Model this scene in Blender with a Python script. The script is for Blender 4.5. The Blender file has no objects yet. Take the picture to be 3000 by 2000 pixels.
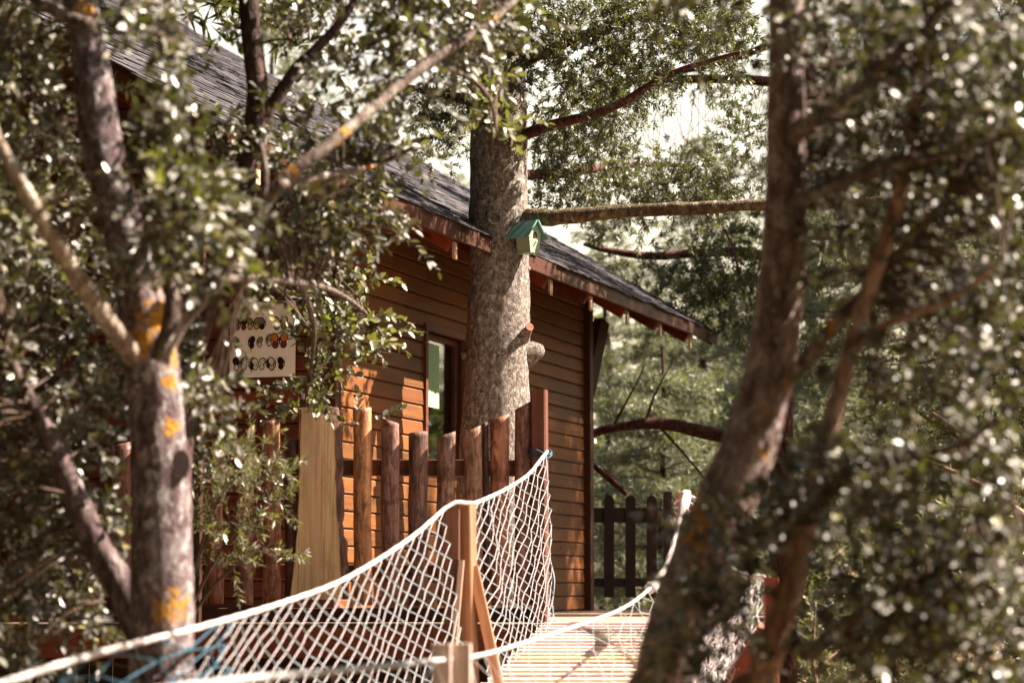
import bpy, math, random
import numpy as np
from mathutils import Vector, Matrix, noise as mnoise

random.seed(7)
RNG = np.random.default_rng(11)
S = bpy.context.scene
COL = S.collection

# ------------------------------------------------------------------ camera, sky, sun, exposure
CAM_Z = 3.0                     # camera height above the forest floor
F = 7083.0                      # focal length in pixels of a 3000 px wide frame (85 mm on 36 mm)
PITCH = math.atan2(725.0, F)
cam = bpy.data.cameras.new('camera')
cam.sensor_width = 36.0
cam.lens = 85.0
cam.clip_start = 0.1
cam.clip_end = 2000.0
cam.dof.use_dof = True
cam.dof.focus_distance = 18.3
cam.dof.aperture_fstop = 2.1
camo = bpy.data.objects.new('camera', cam)
COL.objects.link(camo)
camo.location = (0, 0, CAM_Z)
camo.rotation_euler = (math.pi / 2 + PITCH, 0, 0)
S.camera = camo

SUN_EL = math.radians(47)
SUN_AZ = math.radians(9)       # 0 = +X, counter-clockwise
sun_dir = Vector((math.cos(SUN_EL) * math.cos(SUN_AZ), math.cos(SUN_EL) * math.sin(SUN_AZ), math.sin(SUN_EL)))
world = bpy.data.worlds.new('World')
S.world = world
world.use_nodes = True
wn = world.node_tree
bg = wn.nodes['Background']
sky = wn.nodes.new('ShaderNodeTexSky')
sky.sky_type = 'NISHITA'
sky.sun_disc = False
sky.sun_elevation = SUN_EL
sky.sun_rotation = math.pi / 2 - SUN_AZ
sky.air_density = 2.0
sky.dust_density = 0.5
sky.ozone_density = 0.3
hs = wn.nodes.new('ShaderNodeHueSaturation')      # thin bright summer haze: paler, a touch warm
hs.inputs['Saturation'].default_value = 0.6
wn.links.new(sky.outputs[0], hs.inputs['Color'])
wm = wn.nodes.new('ShaderNodeMix')
wm.data_type = 'RGBA'
wm.blend_type = 'MULTIPLY'
wm.inputs[0].default_value = 1.0
wm.inputs[7].default_value = (1.0, 0.96, 0.90, 1.0)
wn.links.new(hs.outputs[0], wm.inputs[6])
wn.links.new(wm.outputs[2], bg.inputs[0])
bg.inputs[1].default_value = 0.05
sun = bpy.data.lights.new('sun', 'SUN')
sun.energy = 5.0
sun.angle = math.radians(0.5)
sun.color = (1.0, 0.93, 0.82)
suno = bpy.data.objects.new('sun', sun)
COL.objects.link(suno)
suno.rotation_euler = sun_dir.to_track_quat('Z', 'Y').to_euler()
vs = S.view_settings
S.display_settings.display_device = 'sRGB'
vs.view_transform = 'Standard'
vs.look = 'None'
vs.exposure = 2.28
vs.gamma = 1.0
vs.use_curve_mapping = False
vs.use_white_balance = True
vs.white_balance_temperature = 7350
vs.white_balance_tint = 20
S.render.engine = 'CYCLES'
S.cycles.use_denoising = True
S.cycles.max_bounces = 8
S.cycles.diffuse_bounces = 3
S.cycles.glossy_bounces = 3
S.cycles.transmission_bounces = 4
S.cycles.caustics_reflective = False
S.cycles.caustics_refractive = False
S.cycles.sample_clamp_indirect = 6.0

# ------------------------------------------------------------------ helpers
CP, SP = math.cos(PITCH), math.sin(PITCH)


def P(px, py, Y):
    """world point seen at pixel (px,py) of the 3000x2000 photograph, Y metres in front of the camera"""
    u, v = (px - 1500.0) / F, (1000.0 - py) / F
    k = Y / (CP - v * SP)
    return Vector((u * k, Y, CAM_Z + (SP + v * CP) * k))


def Q(x, y, Y):
    return P(x * 1.27551, y * 1.27551, Y)


WM = {}


def world_of(o):
    return WM.get(o, Matrix.Identity(4))


def place(o, parent, M):
    COL.objects.link(o)
    if parent is not None:
        o.parent = parent
        o.matrix_basis = world_of(parent).inverted() @ M
    else:
        o.matrix_basis = M
    WM[o] = M
    return o


def thing(name, label, cat, loc=(0, 0, 0), rz=0.0, group=None, kind=None):
    o = bpy.data.objects.new(name, None)
    o.empty_display_size = 0.2
    o['label'] = label
    o['category'] = cat
    if group:
        o['group'] = group
    if kind:
        o['kind'] = kind
    return place(o, None, Matrix.Translation(loc) @ Matrix.Rotation(rz, 4, 'Z'))


def mesh_np(name, V, polys, smooth=False):
    """V (n,3); polys = list of index arrays, each (m,k)"""
    me = bpy.data.meshes.new(name)
    V = np.asarray(V, dtype=np.float32)
    me.vertices.add(len(V))
    me.vertices.foreach_set('co', V.ravel())
    loops, starts, tot = [], [], 0
    for f in polys:
        f = np.asarray(f, dtype=np.int32)
        if f.size == 0:
            continue
        k = f.shape[1]
        loops.append(f.ravel())
        starts.append(np.arange(len(f), dtype=np.int32) * k + tot)
        tot += f.size
    L = np.concatenate(loops)
    St = np.concatenate(starts)
    me.loops.add(len(L))
    me.loops.foreach_set('vertex_index', L)
    me.polygons.add(len(St))
    me.polygons.foreach_set('loop_start', St)
    if smooth:
        me.polygons.foreach_set('use_smooth', np.ones(len(St), dtype=bool))
    me.update(calc_edges=True)
    me.validate()
    return me


class MB:
    def __init__(self):
        self.v, self.f = [], []

    def add(self, verts, faces):
        n = len(self.v)
        self.v += [tuple(p) for p in verts]
        self.f += [tuple(i + n for i in f) for f in faces]

    def box(self, lo, hi):
        x0, y0, z0 = lo
        x1, y1, z1 = hi
        self.add([(x0, y0, z0), (x1, y0, z0), (x1, y1, z0), (x0, y1, z0), (x0, y0, z1), (x1, y0, z1), (x1, y1, z1), (x0, y1, z1)],
                 [(0, 3, 2, 1), (4, 5, 6, 7), (0, 1, 5, 4), (1, 2, 6, 5), (2, 3, 7, 6), (3, 0, 4, 7)])

    def prism(self, poly, axis0, axis1):
        """poly: list of 3D points at one end; axis1-axis0 the extrusion"""
        d = Vector(axis1) - Vector(axis0)
        n = len(poly)
        self.add([Vector(p) for p in poly] + [Vector(p) + d for p in poly],
                 [tuple(range(n))[::-1], tuple(range(n, 2 * n))] + [(i, (i + 1) % n, (i + 1) % n + n, i + n) for i in range(n)])

    def mesh(self, name, smooth=False):
        me = bpy.data.meshes.new(name)
        me.from_pydata([tuple(p) for p in self.v], [], self.f)
        if smooth:
            me.polygons.foreach_set('use_smooth', [True] * len(me.polygons))
        me.update()
        return me


def put(name, me, mat, parent=None, M=None, color=None, kind=None, label=None, cat=None, group=None):
    if mat is not None and not me.materials:
        me.materials.append(mat)
    o = bpy.data.objects.new(name, me)
    if color is not None:
        o.color = (*color, 1.0)
    if kind:
        o['kind'] = kind
    if label:
        o['label'] = label
    if cat:
        o['category'] = cat
    if group:
        o['group'] = group
    return place(o, parent, M if M is not None else (Matrix.Identity(4) if parent is None else world_of(parent)))


def frame_m(p0, p1, up=(0, 0, 1)):
    p0, p1 = Vector(p0), Vector(p1)
    x = (p1 - p0).normalized()
    up = Vector(up)
    y = up.cross(x)
    if y.length < 1e-4:
        y = Vector((0, 1, 0)).cross(x)
    y.normalize()
    z = x.cross(y)
    M = Matrix((x, y, z)).transposed().to_4x4()
    M.translation = p0
    return M, (p1 - p0).length


def beam_mesh(L, w, h, c=0.004, jag=0.0):
    c = min(c, w * .3, h * .3)
    prof = [(-w / 2 + c, -h / 2), (w / 2 - c, -h / 2), (w / 2, -h / 2 + c), (w / 2, h / 2 - c), (w / 2 - c, h / 2), (-w / 2 + c, h / 2), (-w / 2, h / 2 - c), (-w / 2, -h / 2 + c)]
    mb = MB()
    ns = max(1, min(8, int(L / 0.5))) if jag else 1
    rings = []
    for i in range(ns + 1):
        oy, oz = (random.uniform(-jag, jag), random.uniform(-jag, jag)) if jag else (0, 0)
        rings.append([(L * i / ns, y + oy, z + oz) for y, z in prof])
    V = [p for r in rings for p in r]
    Fc = [tuple(range(8))[::-1], tuple(range(8 * ns, 8 * ns + 8))]
    for i in range(ns):
        for k in range(8):
            a, b = i * 8 + k, i * 8 + (k + 1) % 8
            Fc.append((a, b, b + 8, a + 8))
    mb.add(V, Fc)
    return mb


def beam(name, p0, p1, w, h, mat, parent, color=None, up=(0, 0, 1), c=0.004, jag=0.0, label=None):
    """a squared timber from p0 to p1 (world); local X runs along the grain; w across, h along up"""
    M, L = frame_m(p0, p1, up)
    return put(name, beam_mesh(L, w, h, c, jag).mesh(name), mat, parent, M, color, label=label)


def smooth_path(pts, rad, step):
    """Catmull-Rom through pts (Vectors) with radii, resampled about every step metres"""
    pts = [Vector(p) for p in pts]
    n = len(pts)
    out, ro = [], []
    for i in range(n - 1):
        p0 = pts[max(i - 1, 0)]
        p1, p2 = pts[i], pts[i + 1]
        p3 = pts[min(i + 2, n - 1)]
        k = max(1, int((p2 - p1).length / step))
        for j in range(k):
            t = j / k
            a = 2 * p1
            b = p2 - p0
            c = 2 * p0 - 5 * p1 + 4 * p2 - p3
            d = -p0 + 3 * p1 - 3 * p2 + p3
            out.append((a + b * t + c * t * t + d * t ** 3) * 0.5)
            ro.append(rad[i] * (1 - t) + rad[i + 1] * t)
    out.append(pts[-1])
    ro.append(rad[-1])
    return out, ro


def tube_arrays(path, rad, sides, rough=0.0, nscale=8.0, cap=True, seed=0.0, ridge=0.0):
    n = len(path)
    V = np.zeros((n * sides, 3))
    t_prev = None
    ref = Vector((0.3, -0.9, 0.2))
    for i, p in enumerate(path):
        t = (path[min(i + 1, n - 1)] - path[max(i - 1, 0)]).normalized()
        a = ref - t * ref.dot(t)
        if a.length < 1e-3:
            a = Vector((1, 0, 0)) - t * t.x
        a.normalize()
        ref = a
        b = t.cross(a)
        for k in range(sides):
            th = 2 * math.pi * k / sides
            d = a * math.cos(th) + b * math.sin(th)
            r = rad[i]
            if rough:
                q = p + d * r
                r *= 1 + rough * mnoise.fractal(Vector((q.x * nscale + seed, q.y * nscale, q.z * nscale * .45)), 1.0, 2.0, 4)
                if ridge:
                    r += ridge * mnoise.noise(Vector((q.x * 40 + seed, q.y * 40, q.z * 14)))
            V[i * sides + k] = p + d * r
    i = np.arange(n - 1)[:, None] * sides
    k = np.arange(sides)[None, :]
    k2 = (np.arange(sides) + 1)[None, :] % sides
    quads = np.stack([i + k, i + k2, i + k2 + sides, i + k + sides], -1).reshape(-1, 4)
    polys = [quads]
    if cap:
        polys.append(np.arange(sides)[::-1][None, :])
        polys.append((np.arange(sides) + (n - 1) * sides)[None, :])
    return V, polys


def limb(name, pts, rad, mat, parent, sides=10, step=0.08, rough=0.08, nscale=9.0, ridge=0.0, color=None, label=None):
    path, r = smooth_path(pts, rad, step)
    V, polys = tube_arrays(path, r, sides, rough, nscale, True, random.uniform(0, 50), ridge)
    base = Vector(pts[0])
    me = mesh_np(name, V - np.array(base), polys, True)
    o = put(name, me, mat, parent, Matrix.Translation(base), color, label=label)
    return o, path, r


def segs_arrays(P0, P1, R0, R1, sides=4):
    """many separate straight tubes"""
    P0, P1 = np.asarray(P0, float), np.asarray(P1, float)
    n = len(P0)
    d = P1 - P0
    d /= np.linalg.norm(d, axis=1, keepdims=True) + 1e-9
    ref = np.where(np.abs(d[:, 2:3]) < 0.9, np.array([[0, 0, 1.0]]), np.array([[1.0, 0, 0]]))
    a = np.cross(d, ref)
    a /= np.linalg.norm(a, axis=1, keepdims=True) + 1e-9
    b = np.cross(d, a)
    th = np.arange(sides) * 2 * np.pi / sides
    off = a[:, None, :] * np.cos(th)[None, :, None] + b[:, None, :] * np.sin(th)[None, :, None]
    R0 = np.broadcast_to(np.asarray(R0, float), (n,))
    R1 = np.broadcast_to(np.asarray(R1, float), (n,))
    V = np.concatenate([P0[:, None, :] + off * R0[:, None, None], P1[:, None, :] + off * R1[:, None, None]], 1)
    i = (np.arange(n) * 2 * sides)[:, None]
    k = np.arange(sides)[None, :]
    k2 = (k + 1) % sides
    quads = np.stack([i + k, i + k2, i + k2 + sides, i + k + sides], -1).reshape(-1, 4)
    return V.reshape(-1, 3), quads


# ------------------------------------------------------------------ materials
def new_mat(name):
    m = bpy.data.materials.new(name)
    m.use_nodes = True
    nt = m.node_tree
    bs = nt.nodes['Principled BSDF']
    return m, nt, bs


class NT:
    def __init__(self, nt):
        self.nt = nt

    def n(self, t, **kw):
        x = self.nt.nodes.new(t)
        for k, v in kw.items():
            setattr(x, k, v)
        return x

    def link(self, a, b):
        self.nt.links.new(a, b)

    def coord(self, scale=(1, 1, 1), rnd=True):
        tc = self.n('ShaderNodeTexCoord')
        src = tc.outputs['Object']
        if rnd:
            oi = self.n('ShaderNodeObjectInfo')
            mu = self.n('ShaderNodeMath', operation='MULTIPLY')
            mu.inputs[1].default_value = 37.0
            self.link(oi.outputs['Random'], mu.inputs[0])
            ad = self.n('ShaderNodeVectorMath', operation='ADD')
            self.link(src, ad.inputs[0])
            self.link(mu.outputs[0], ad.inputs[1])
            src = ad.outputs[0]
        mp = self.n('ShaderNodeMapping')
        mp.inputs['Scale'].default_value = scale
        self.link(src, mp.inputs['Vector'])
        return mp.outputs[0]

    def noise(self, vec, scale, detail=4.0, rough=0.55, dist=0.0):
        x = self.n('ShaderNodeTexNoise')
        x.inputs['Scale'].default_value = scale
        x.inputs['Detail'].default_value = detail
        x.inputs['Roughness'].default_value = rough
        x.inputs['Distortion'].default_value = dist
        if vec is not None:
            self.link(vec, x.inputs['Vector'])
        return x.outputs['Fac']

    def ramp(self, fac, stops):
        x = self.n('ShaderNodeValToRGB')
        el = x.color_ramp.elements
        while len(el) < len(stops):
            el.new(0.5)
        for e, (p, c) in zip(el, stops):
            e.position = p
            e.color = (*c, 1.0) if len(c) == 3 else c
        self.link(fac, x.inputs[0])
        return x.outputs[0]

    def mix(self, fac, a, b, mode='MIX'):
        x = self.n('ShaderNodeMix', data_type='RGBA', blend_type=mode)
        for sock, val in ((x.inputs[0], fac), (x.inputs[6], a), (x.inputs[7], b)):
            if isinstance(val, (int, float)):
                sock.default_value = val
            elif isinstance(val, tuple):
                sock.default_value = (*val, 1.0) if len(val) == 3 else val
            else:
                self.link(val, sock)
        return x.outputs[2]

    def math(self, op, a, b=0.0, clamp=False):
        x = self.n('ShaderNodeMath', operation=op, use_clamp=clamp)
        for s, v in ((x.inputs[0], a), (x.inputs[1], b)):
            if isinstance(v, (int, float)):
                s.default_value = v
            else:
                self.link(v, s)
        return x.outputs[0]

    def bump(self, h, strength, dist, bs):
        x = self.n('ShaderNodeBump')
        x.inputs['Strength'].default_value = strength
        x.inputs['Distance'].default_value = dist
        self.link(h, x.inputs['Height'])
        self.link(x.outputs[0], bs.inputs['Normal'])


G3 = lambda v: (v, v, v)


def wood_mat(name, rough=0.6, contrast=0.5, knots=0.5, bump=0.3, spec=0.3, stain=0.0, fine=34):
    """timber whose base colour is the object's colour; grain runs along local X"""
    m, nt, bs = new_mat(name)
    N = NT(nt)
    v = N.coord((1.6, fine, fine))
    g = N.noise(v, 1.0, 6, 0.6, 0.6)
    v2 = N.coord((0.7, 5, 5))
    g2 = N.noise(v2, 1.0, 3, 0.5, 0.4)
    oi = N.n('ShaderNodeObjectInfo')
    lo = 1 - contrast
    c = N.mix(1.0, oi.outputs['Color'], N.ramp(g, [(0.25, G3(lo)), (0.5, G3(1.0)), (0.75, G3(1.2))]), 'MULTIPLY')
    c = N.mix(1.0, c, N.ramp(g2, [(0.25, G3(0.7)), (0.7, G3(1.2))]), 'MULTIPLY')
    hv = N.ramp(oi.outputs['Random'], [(0.0, (0.78, 0.76, 0.72)), (0.5, (1.0, 1.0, 1.0)), (1.0, (1.2, 1.18, 1.15))])
    c = N.mix(1.0, c, hv, 'MULTIPLY')
    if knots:
        vk = N.coord((2.6, 7.5, 7.5))
        vo = N.n('ShaderNodeTexVoronoi')
        vo.inputs['Scale'].default_value = 1.0
        N.link(vk, vo.inputs['Vector'])
        kd = N.math('ADD', vo.outputs['Distance'], N.math('MULTIPLY', N.noise(N.coord((20, 60, 60)), 1.0, 2), 0.1))
        kf = N.ramp(kd, [(0.12, G3(1.0)), (0.22, G3(0.0))])
        c = N.mix(N.math('MULTIPLY', kf, knots), c, N.mix(1.0, c, (0.22, 0.16, 0.13), 'MULTIPLY'))
    if stain:
        sv = N.noise(N.coord((2.5, 7, 7)), 1.0, 5, 0.65)
        sf = N.ramp(sv, [(0.5, G3(0.0)), (0.68, G3(1.0))])
        c = N.mix(N.math('MULTIPLY', sf, stain), c, N.mix(1.0, c, (0.35, 0.25, 0.2), 'MULTIPLY'))
    N.link(c, bs.inputs['Base Color'])
    bs.inputs['Roughness'].default_value = rough
    bs.inputs['Specular IOR Level'].default_value = spec
    N.bump(g, bump, 0.004, bs)
    return m


def bark_mat(name, cols, lichen=None, pale=None, scale=14.0, zsq=0.45, spots=None, bump=0.8, crack=0.55):
    """cols: dark, mid, light. lichen: amount of orange crusts. spots: local positions of big orange crusts"""
    m, nt, bs = new_mat(name)
    N = NT(nt)
    v = N.coord((1, 1, zsq), rnd=False)
    n1 = N.noise(v, scale, 7, 0.65, 0.3)
    n2 = N.noise(v, scale * 4.5, 4, 0.6)
    c = N.ramp(n1, [(0.32, cols[0]), (0.5, cols[1]), (0.68, cols[2])])
    c = N.mix(0.55, c, N.ramp(n2, [(0.3, G3(0.35)), (0.7, G3(1.35))]), 'MULTIPLY')
    vo = N.n('ShaderNodeTexVoronoi', feature='DISTANCE_TO_EDGE')
    vo.inputs['Scale'].default_value = scale * 1.3
    wv = N.n('ShaderNodeVectorMath', operation='ADD')
    nz = N.n('ShaderNodeTexNoise')
    nz.inputs['Scale'].default_value = scale
    N.link(v, nz.inputs['Vector'])
    sc = N.n('ShaderNodeVectorMath', operation='SCALE')
    sc.inputs[3].default_value = 0.09
    N.link(nz.outputs['Color'], sc.inputs[0])
    N.link(v, wv.inputs[0])
    N.link(sc.outputs[0], wv.inputs[1])
    N.link(wv.outputs[0], vo.inputs['Vector'])
    ed = N.ramp(vo.outputs['Distance'], [(0.0, G3(0.0)), (0.14, G3(1.0))])
    c = N.mix(crack, c, N.mix(1.0, c, N.ramp(vo.outputs['Distance'], [(0.0, G3(0.3)), (0.12, G3(1.0))]), 'MULTIPLY'))
    if pale:
        p1 = N.noise(N.coord((1, 1, 0.8), rnd=False), pale[1], 5, 0.6, 0.5)
        pf = N.ramp(p1, [(pale[2], G3(0.0)), (pale[2] + 0.07, G3(1.0))])
        c = N.mix(N.math('MULTIPLY', pf, 0.75), c, pale[0])
    if lichen or spots:
        o1 = N.noise(N.coord((1, 1, 1), rnd=False), 21.0, 8, 0.78, 0.4)
        f = None
        if lichen:
            f = N.ramp(N.noise(N.coord((1, 1, 0.7), rnd=False), 5.0, 6, 0.7, 0.4), [(0.70 - lichen, G3(0.0)), (0.73 - lichen, G3(1.0))])
        for (sx, sy, sz, sr) in (spots or []):
            tc = N.n('ShaderNodeTexCoord')
            ds = N.n('ShaderNodeVectorMath', operation='DISTANCE')
            ds.inputs[1].default_value = (sx, sy, sz)
            N.link(tc.outputs['Object'], ds.inputs[0])
            dd = N.math('ADD', N.math('DIVIDE', ds.outputs['Value'], sr * 1.5), N.math('MULTIPLY', N.math('SUBTRACT', o1, 0.5), 5.2))
            sf = N.ramp(dd, [(0.55, G3(1.0)), (0.72, G3(0.0))])
            f = sf if f is None else N.math('MAXIMUM', f, sf)
        oc = N.ramp(N.noise(N.coord((1, 1, 1), rnd=False), 60.0, 3, 0.6), [(0.3, (0.22, 0.085, 0.01)), (0.7, (0.50, 0.25, 0.025))])
        c = N.mix(f, c, oc)
    N.link(c, bs.inputs['Base Color'])
    bs.inputs['Roughness'].default_value = 0.85
    bs.inputs['Specular IOR Level'].default_value = 0.2
    h = N.math('ADD', N.math('MULTIPLY', n1, 0.7), N.math('ADD', N.math('MULTIPLY', ed, 0.25), N.math('MULTIPLY', n2, 0.35)))
    N.bump(h, bump, 0.02, bs)
    return m


def leaf_mat(name, tops, under, rough=0.34, trans=0.3, spec=0.5):
    """tops: three leaf colours picked per leaf; pale underside; light comes through"""
    m, nt, bs = new_mat(name)
    N = NT(nt)
    ge = N.n('ShaderNodeNewGeometry')
    oi = N.n('ShaderNodeObjectInfo')
    r = N.math('FRACT', N.math('ADD', ge.outputs['Random Per Island'], oi.outputs['Random']))
    c = N.ramp(r, [(0.0, tops[0]), (0.55, tops[1]), (0.93, tops[2]), (1.0, tops[3] if len(tops) > 3 else tops[2])])
    col = N.mix(ge.outputs['Backfacing'], c, N.mix(0.6, c, under))
    N.link(col, bs.inputs['Base Color'])
    ro = N.ramp(N.math('FRACT', N.math('MULTIPLY', r, 7.3)), [(0.0, G3(rough * .75)), (1.0, G3(rough * 1.5))])
    N.link(N.math('ADD', ro, N.math('MULTIPLY', ge.outputs['Backfacing'], 0.25)), bs.inputs['Roughness'])
    bs.inputs['Specular IOR Level'].default_value = spec
    tr = N.n('ShaderNodeBsdfTranslucent')
    N.link(N.mix(1.0, N.mix(0.5, col, (0.30, 0.34, 0.04)), (0.9, 1.0, 0.45), 'MULTIPLY'), tr.inputs['Color'])
    ms = N.n('ShaderNodeMixShader')
    ms.inputs[0].default_value = trans
    N.link(bs.outputs[0], ms.inputs[1])
    N.link(tr.outputs[0], ms.inputs[2])
    N.link(ms.outputs[0], nt.nodes['Material Output'].inputs['Surface'])
    return m


def plain_mat(name, col, rough=0.6, var=0.2, scale=20.0, spec=0.3, bump=0.0):
    m, nt, bs = new_mat(name)
    N = NT(nt)
    n = N.noise(N.coord((1, 1, 1)), scale, 5, 0.6)
    c = N.mix(1.0, col, N.ramp(n, [(0.3, G3(1 - var)), (0.7, G3(1 + var * .6))]), 'MULTIPLY')
    N.link(c, bs.inputs['Base Color'])
    bs.inputs['Roughness'].default_value = rough
    bs.inputs['Specular IOR Level'].default_value = spec
    if bump:
        N.bump(n, bump, 0.003, bs)
    return m


M_WOOD = wood_mat('stained_timber', 0.55, 0.45, 0.8, 0.3, 0.3, stain=0.25)
M_ROUGH = wood_mat('rough_sawn_timber', 0.75, 0.55, 0.35, 0.6, 0.2, stain=0.5)
M_SLAB = wood_mat('pale_slab_timber', 0.7, 0.5, 1.0, 0.6, 0.2, stain=0.4, fine=75)
M_DECK = wood_mat('weathered_plank', 0.7, 0.4, 0.4, 0.4, 0.25, stain=0.3)


def log_mat(name):
    m, nt, bs = new_mat(name)
    N = NT(nt)
    oi = N.n('ShaderNodeObjectInfo')
    g = N.noise(N.coord((3.5, 36, 36)), 1.0, 8, 0.72, 0.8)
    patch = N.noise(N.coord((8, 22, 22)), 1.0, 7, 0.78, 0.6)
    ring = N.noise(N.coord((7.5, 0.8, 0.8)), 1.0, 2, 0.4)
    c = N.mix(1.0, oi.outputs['Color'], N.ramp(g, [(0.32, G3(0.2)), (0.5, G3(0.95)), (0.68, G3(1.75))]), 'MULTIPLY')
    c = N.mix(N.ramp(patch, [(0.48, G3(0.0)), (0.58, G3(0.85))]), c, N.mix(1.0, c, (0.36, 0.27, 0.25), 'MULTIPLY'))
    c = N.mix(N.ramp(ring, [(0.60, G3(0.0)), (0.66, G3(0.6))]), c, N.mix(1.0, c, (0.35, 0.25, 0.22), 'MULTIPLY'))
    N.link(c, bs.inputs['Base Color'])
    bs.inputs['Roughness'].default_value = 0.65
    bs.inputs['Specular IOR Level'].default_value = 0.35
    N.bump(N.math('ADD', g, patch), 0.6, 0.008, bs)
    return m


M_LOG = log_mat('barked_log')
M_OAK = bark_mat('oak_bark', [(0.035, 0.02, 0.02), (0.115, 0.08, 0.082), (0.25, 0.21, 0.21)], lichen=0.0, pale=((0.36, 0.38, 0.33), 7.0, 0.63), scale=16)
M_OAKB = bark_mat('oak_branch_bark', [(0.045, 0.028, 0.023), (0.115, 0.085, 0.07), (0.21, 0.185, 0.16)], lichen=0.085, pale=((0.26, 0.27, 0.23), 12.0, 0.58), scale=18)
M_LITLICHB = bark_mat('lit_lichen_branch_bark', [(0.09, 0.06, 0.05), (0.24, 0.19, 0.15), (0.42, 0.38, 0.32)], lichen=0.125, pale=((0.5, 0.5, 0.42), 12.0, 0.55), scale=18)  # lichened bark; sunlight on the left limb put into lighter colours
M_BROWN = bark_mat('brown_bark', [(0.15, 0.08, 0.058), (0.32, 0.20, 0.15), (0.45, 0.32, 0.25)], lichen=0.02, scale=14)
M_DARKB = bark_mat('dark_bark', [(0.018, 0.01, 0.008), (0.06, 0.034, 0.028), (0.13, 0.08, 0.065)], scale=15)
M_SPRUCE = bark_mat('spruce_bark', [(0.07, 0.05, 0.042), (0.235, 0.20, 0.175), (0.46, 0.43, 0.385)], pale=((0.55, 0.53, 0.49), 26.0, 0.57), scale=30, bump=1.0, crack=0.4, zsq=0.7)
M_MOSSB = bark_mat('mossy_bark', [(0.035, 0.02, 0.012), (0.11, 0.075, 0.042), (0.22, 0.175, 0.085)], lichen=0.03, pale=((0.32, 0.29, 0.2), 14.0, 0.57), scale=18)
M_REDB = bark_mat('red_branch_bark', [(0.03, 0.01, 0.006), (0.10, 0.035, 0.025), (0.2, 0.09, 0.07)], scale=20)
M_LEAF = leaf_mat('oak_leaf', [(0.015, 0.015, 0.008), (0.034, 0.034, 0.016), (0.095, 0.092, 0.048), (0.24, 0.22, 0.085)], (0.15, 0.145, 0.12), rough=0.44, trans=0.09, spec=0.9)
M_LEAFP = leaf_mat('pale_oak_leaf', [(0.06, 0.065, 0.025), (0.10, 0.10, 0.04), (0.16, 0.155, 0.06), (0.24, 0.22, 0.08)], (0.24, 0.24, 0.17), rough=0.38, trans=0.24, spec=0.8)  # paler leaf colours than oak_leaf
M_OLIVE = leaf_mat('narrow_leaf', [(0.03, 0.033, 0.014), (0.065, 0.066, 0.03), (0.13, 0.125, 0.06)], (0.3, 0.3, 0.22), rough=0.36, trans=0.2)
M_NEEDLE = leaf_mat('conifer_needle', [(0.016, 0.019, 0.009), (0.03, 0.033, 0.016), (0.06, 0.058, 0.025)], (0.1, 0.12, 0.07), rough=0.45, trans=0.2)
M_PINE = leaf_mat('pine_needle', [(0.028, 0.033, 0.027), (0.10, 0.115, 0.098), (0.28, 0.295, 0.255)], (0.2, 0.22, 0.17), rough=0.42, trans=0.25, spec=0.8)
M_BUSH = leaf_mat('bush_leaf', [(0.05, 0.055, 0.024), (0.105, 0.108, 0.046), (0.2, 0.19, 0.08)], (0.24, 0.25, 0.16), rough=0.42, trans=0.32)
M_TWIG = plain_mat('twig_bark', (0.10, 0.065, 0.045), 0.8, 0.4, 30)
M_ROPE = plain_mat('white_rope', (0.52, 0.48, 0.46), 0.8, 0.2, 60, 0.2, 0.5)
M_NETW = plain_mat('white_twine', (0.50, 0.47, 0.48), 0.75, 0.12, 40, 0.2)
M_NETB = plain_mat('blue_twine', (0.018, 0.085, 0.13), 0.7, 0.25, 40, 0.25)
M_TEAL = plain_mat('teal_paint', (0.095, 0.235, 0.22), 0.55, 0.18, 45, 0.35, 0.1)
M_GREEN = plain_mat('pale_green_paint', (0.29, 0.40, 0.26), 0.55, 0.12, 45, 0.35, 0.1)
M_BLACK = plain_mat('hole_shade_black', (0.012, 0.006, 0.004), 0.9, 0.1)
M_SIGN = plain_mat('white_enamel_board', (0.88, 0.86, 0.81), 0.4, 0.05, 12, 0.4)
M_CURT = plain_mat('pale_green_blind', (0.27, 0.46, 0.27), 0.8, 0.08, 8, 0.1)
M_METAL = plain_mat('pale_metal', (0.62, 0.55, 0.45), 0.5, 0.15, 60)


def shingle_mat():
    m, nt, bs = new_mat('slate_shingle')
    N = NT(nt)
    ge = N.n('ShaderNodeNewGeometry')
    c = N.ramp(ge.outputs['Random Per Island'], [(0.0, (0.026, 0.024, 0.031)), (0.5, (0.046, 0.044, 0.054)), (1.0, (0.08, 0.076, 0.086))])
    n = N.noise(N.coord((6, 30, 30), rnd=False), 1.0, 5, 0.6)
    c = N.mix(1.0, c, N.ramp(n, [(0.3, G3(0.6)), (0.7, G3(1.35))]), 'MULTIPLY')
    N.link(c, bs.inputs['Base Color'])
    bs.inputs['Roughness'].default_value = 0.7
    bs.inputs['Specular IOR Level'].default_value = 0.35
    N.bump(n, 0.5, 0.006, bs)
    return m


M_SHINGLE = shingle_mat()


def glass_mat():
    m, nt, bs = new_mat('window_glass')
    bs.inputs['Base Color'].default_value = (0.9, 0.95, 0.93, 1)
    bs.inputs['Roughness'].default_value = 0.02
    N = NT(nt)
    tr = N.n('ShaderNodeBsdfTransparent')
    gl = N.n('ShaderNodeBsdfGlossy')
    gl.inputs['Roughness'].default_value = 0.03
    fr = N.n('ShaderNodeFresnel')
    fr.inputs[0].default_value = 1.45
    ms = N.n('ShaderNodeMixShader')
    N.link(N.math('MULTIPLY', fr.outputs[0], 0.45), ms.inputs[0])
    N.link(tr.outputs[0], ms.inputs[1])
    N.link(gl.outputs[0], ms.inputs[2])
    N.link(ms.outputs[0], nt.nodes['Material Output'].inputs['Surface'])
    return m


M_GLASS = glass_mat()


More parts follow.
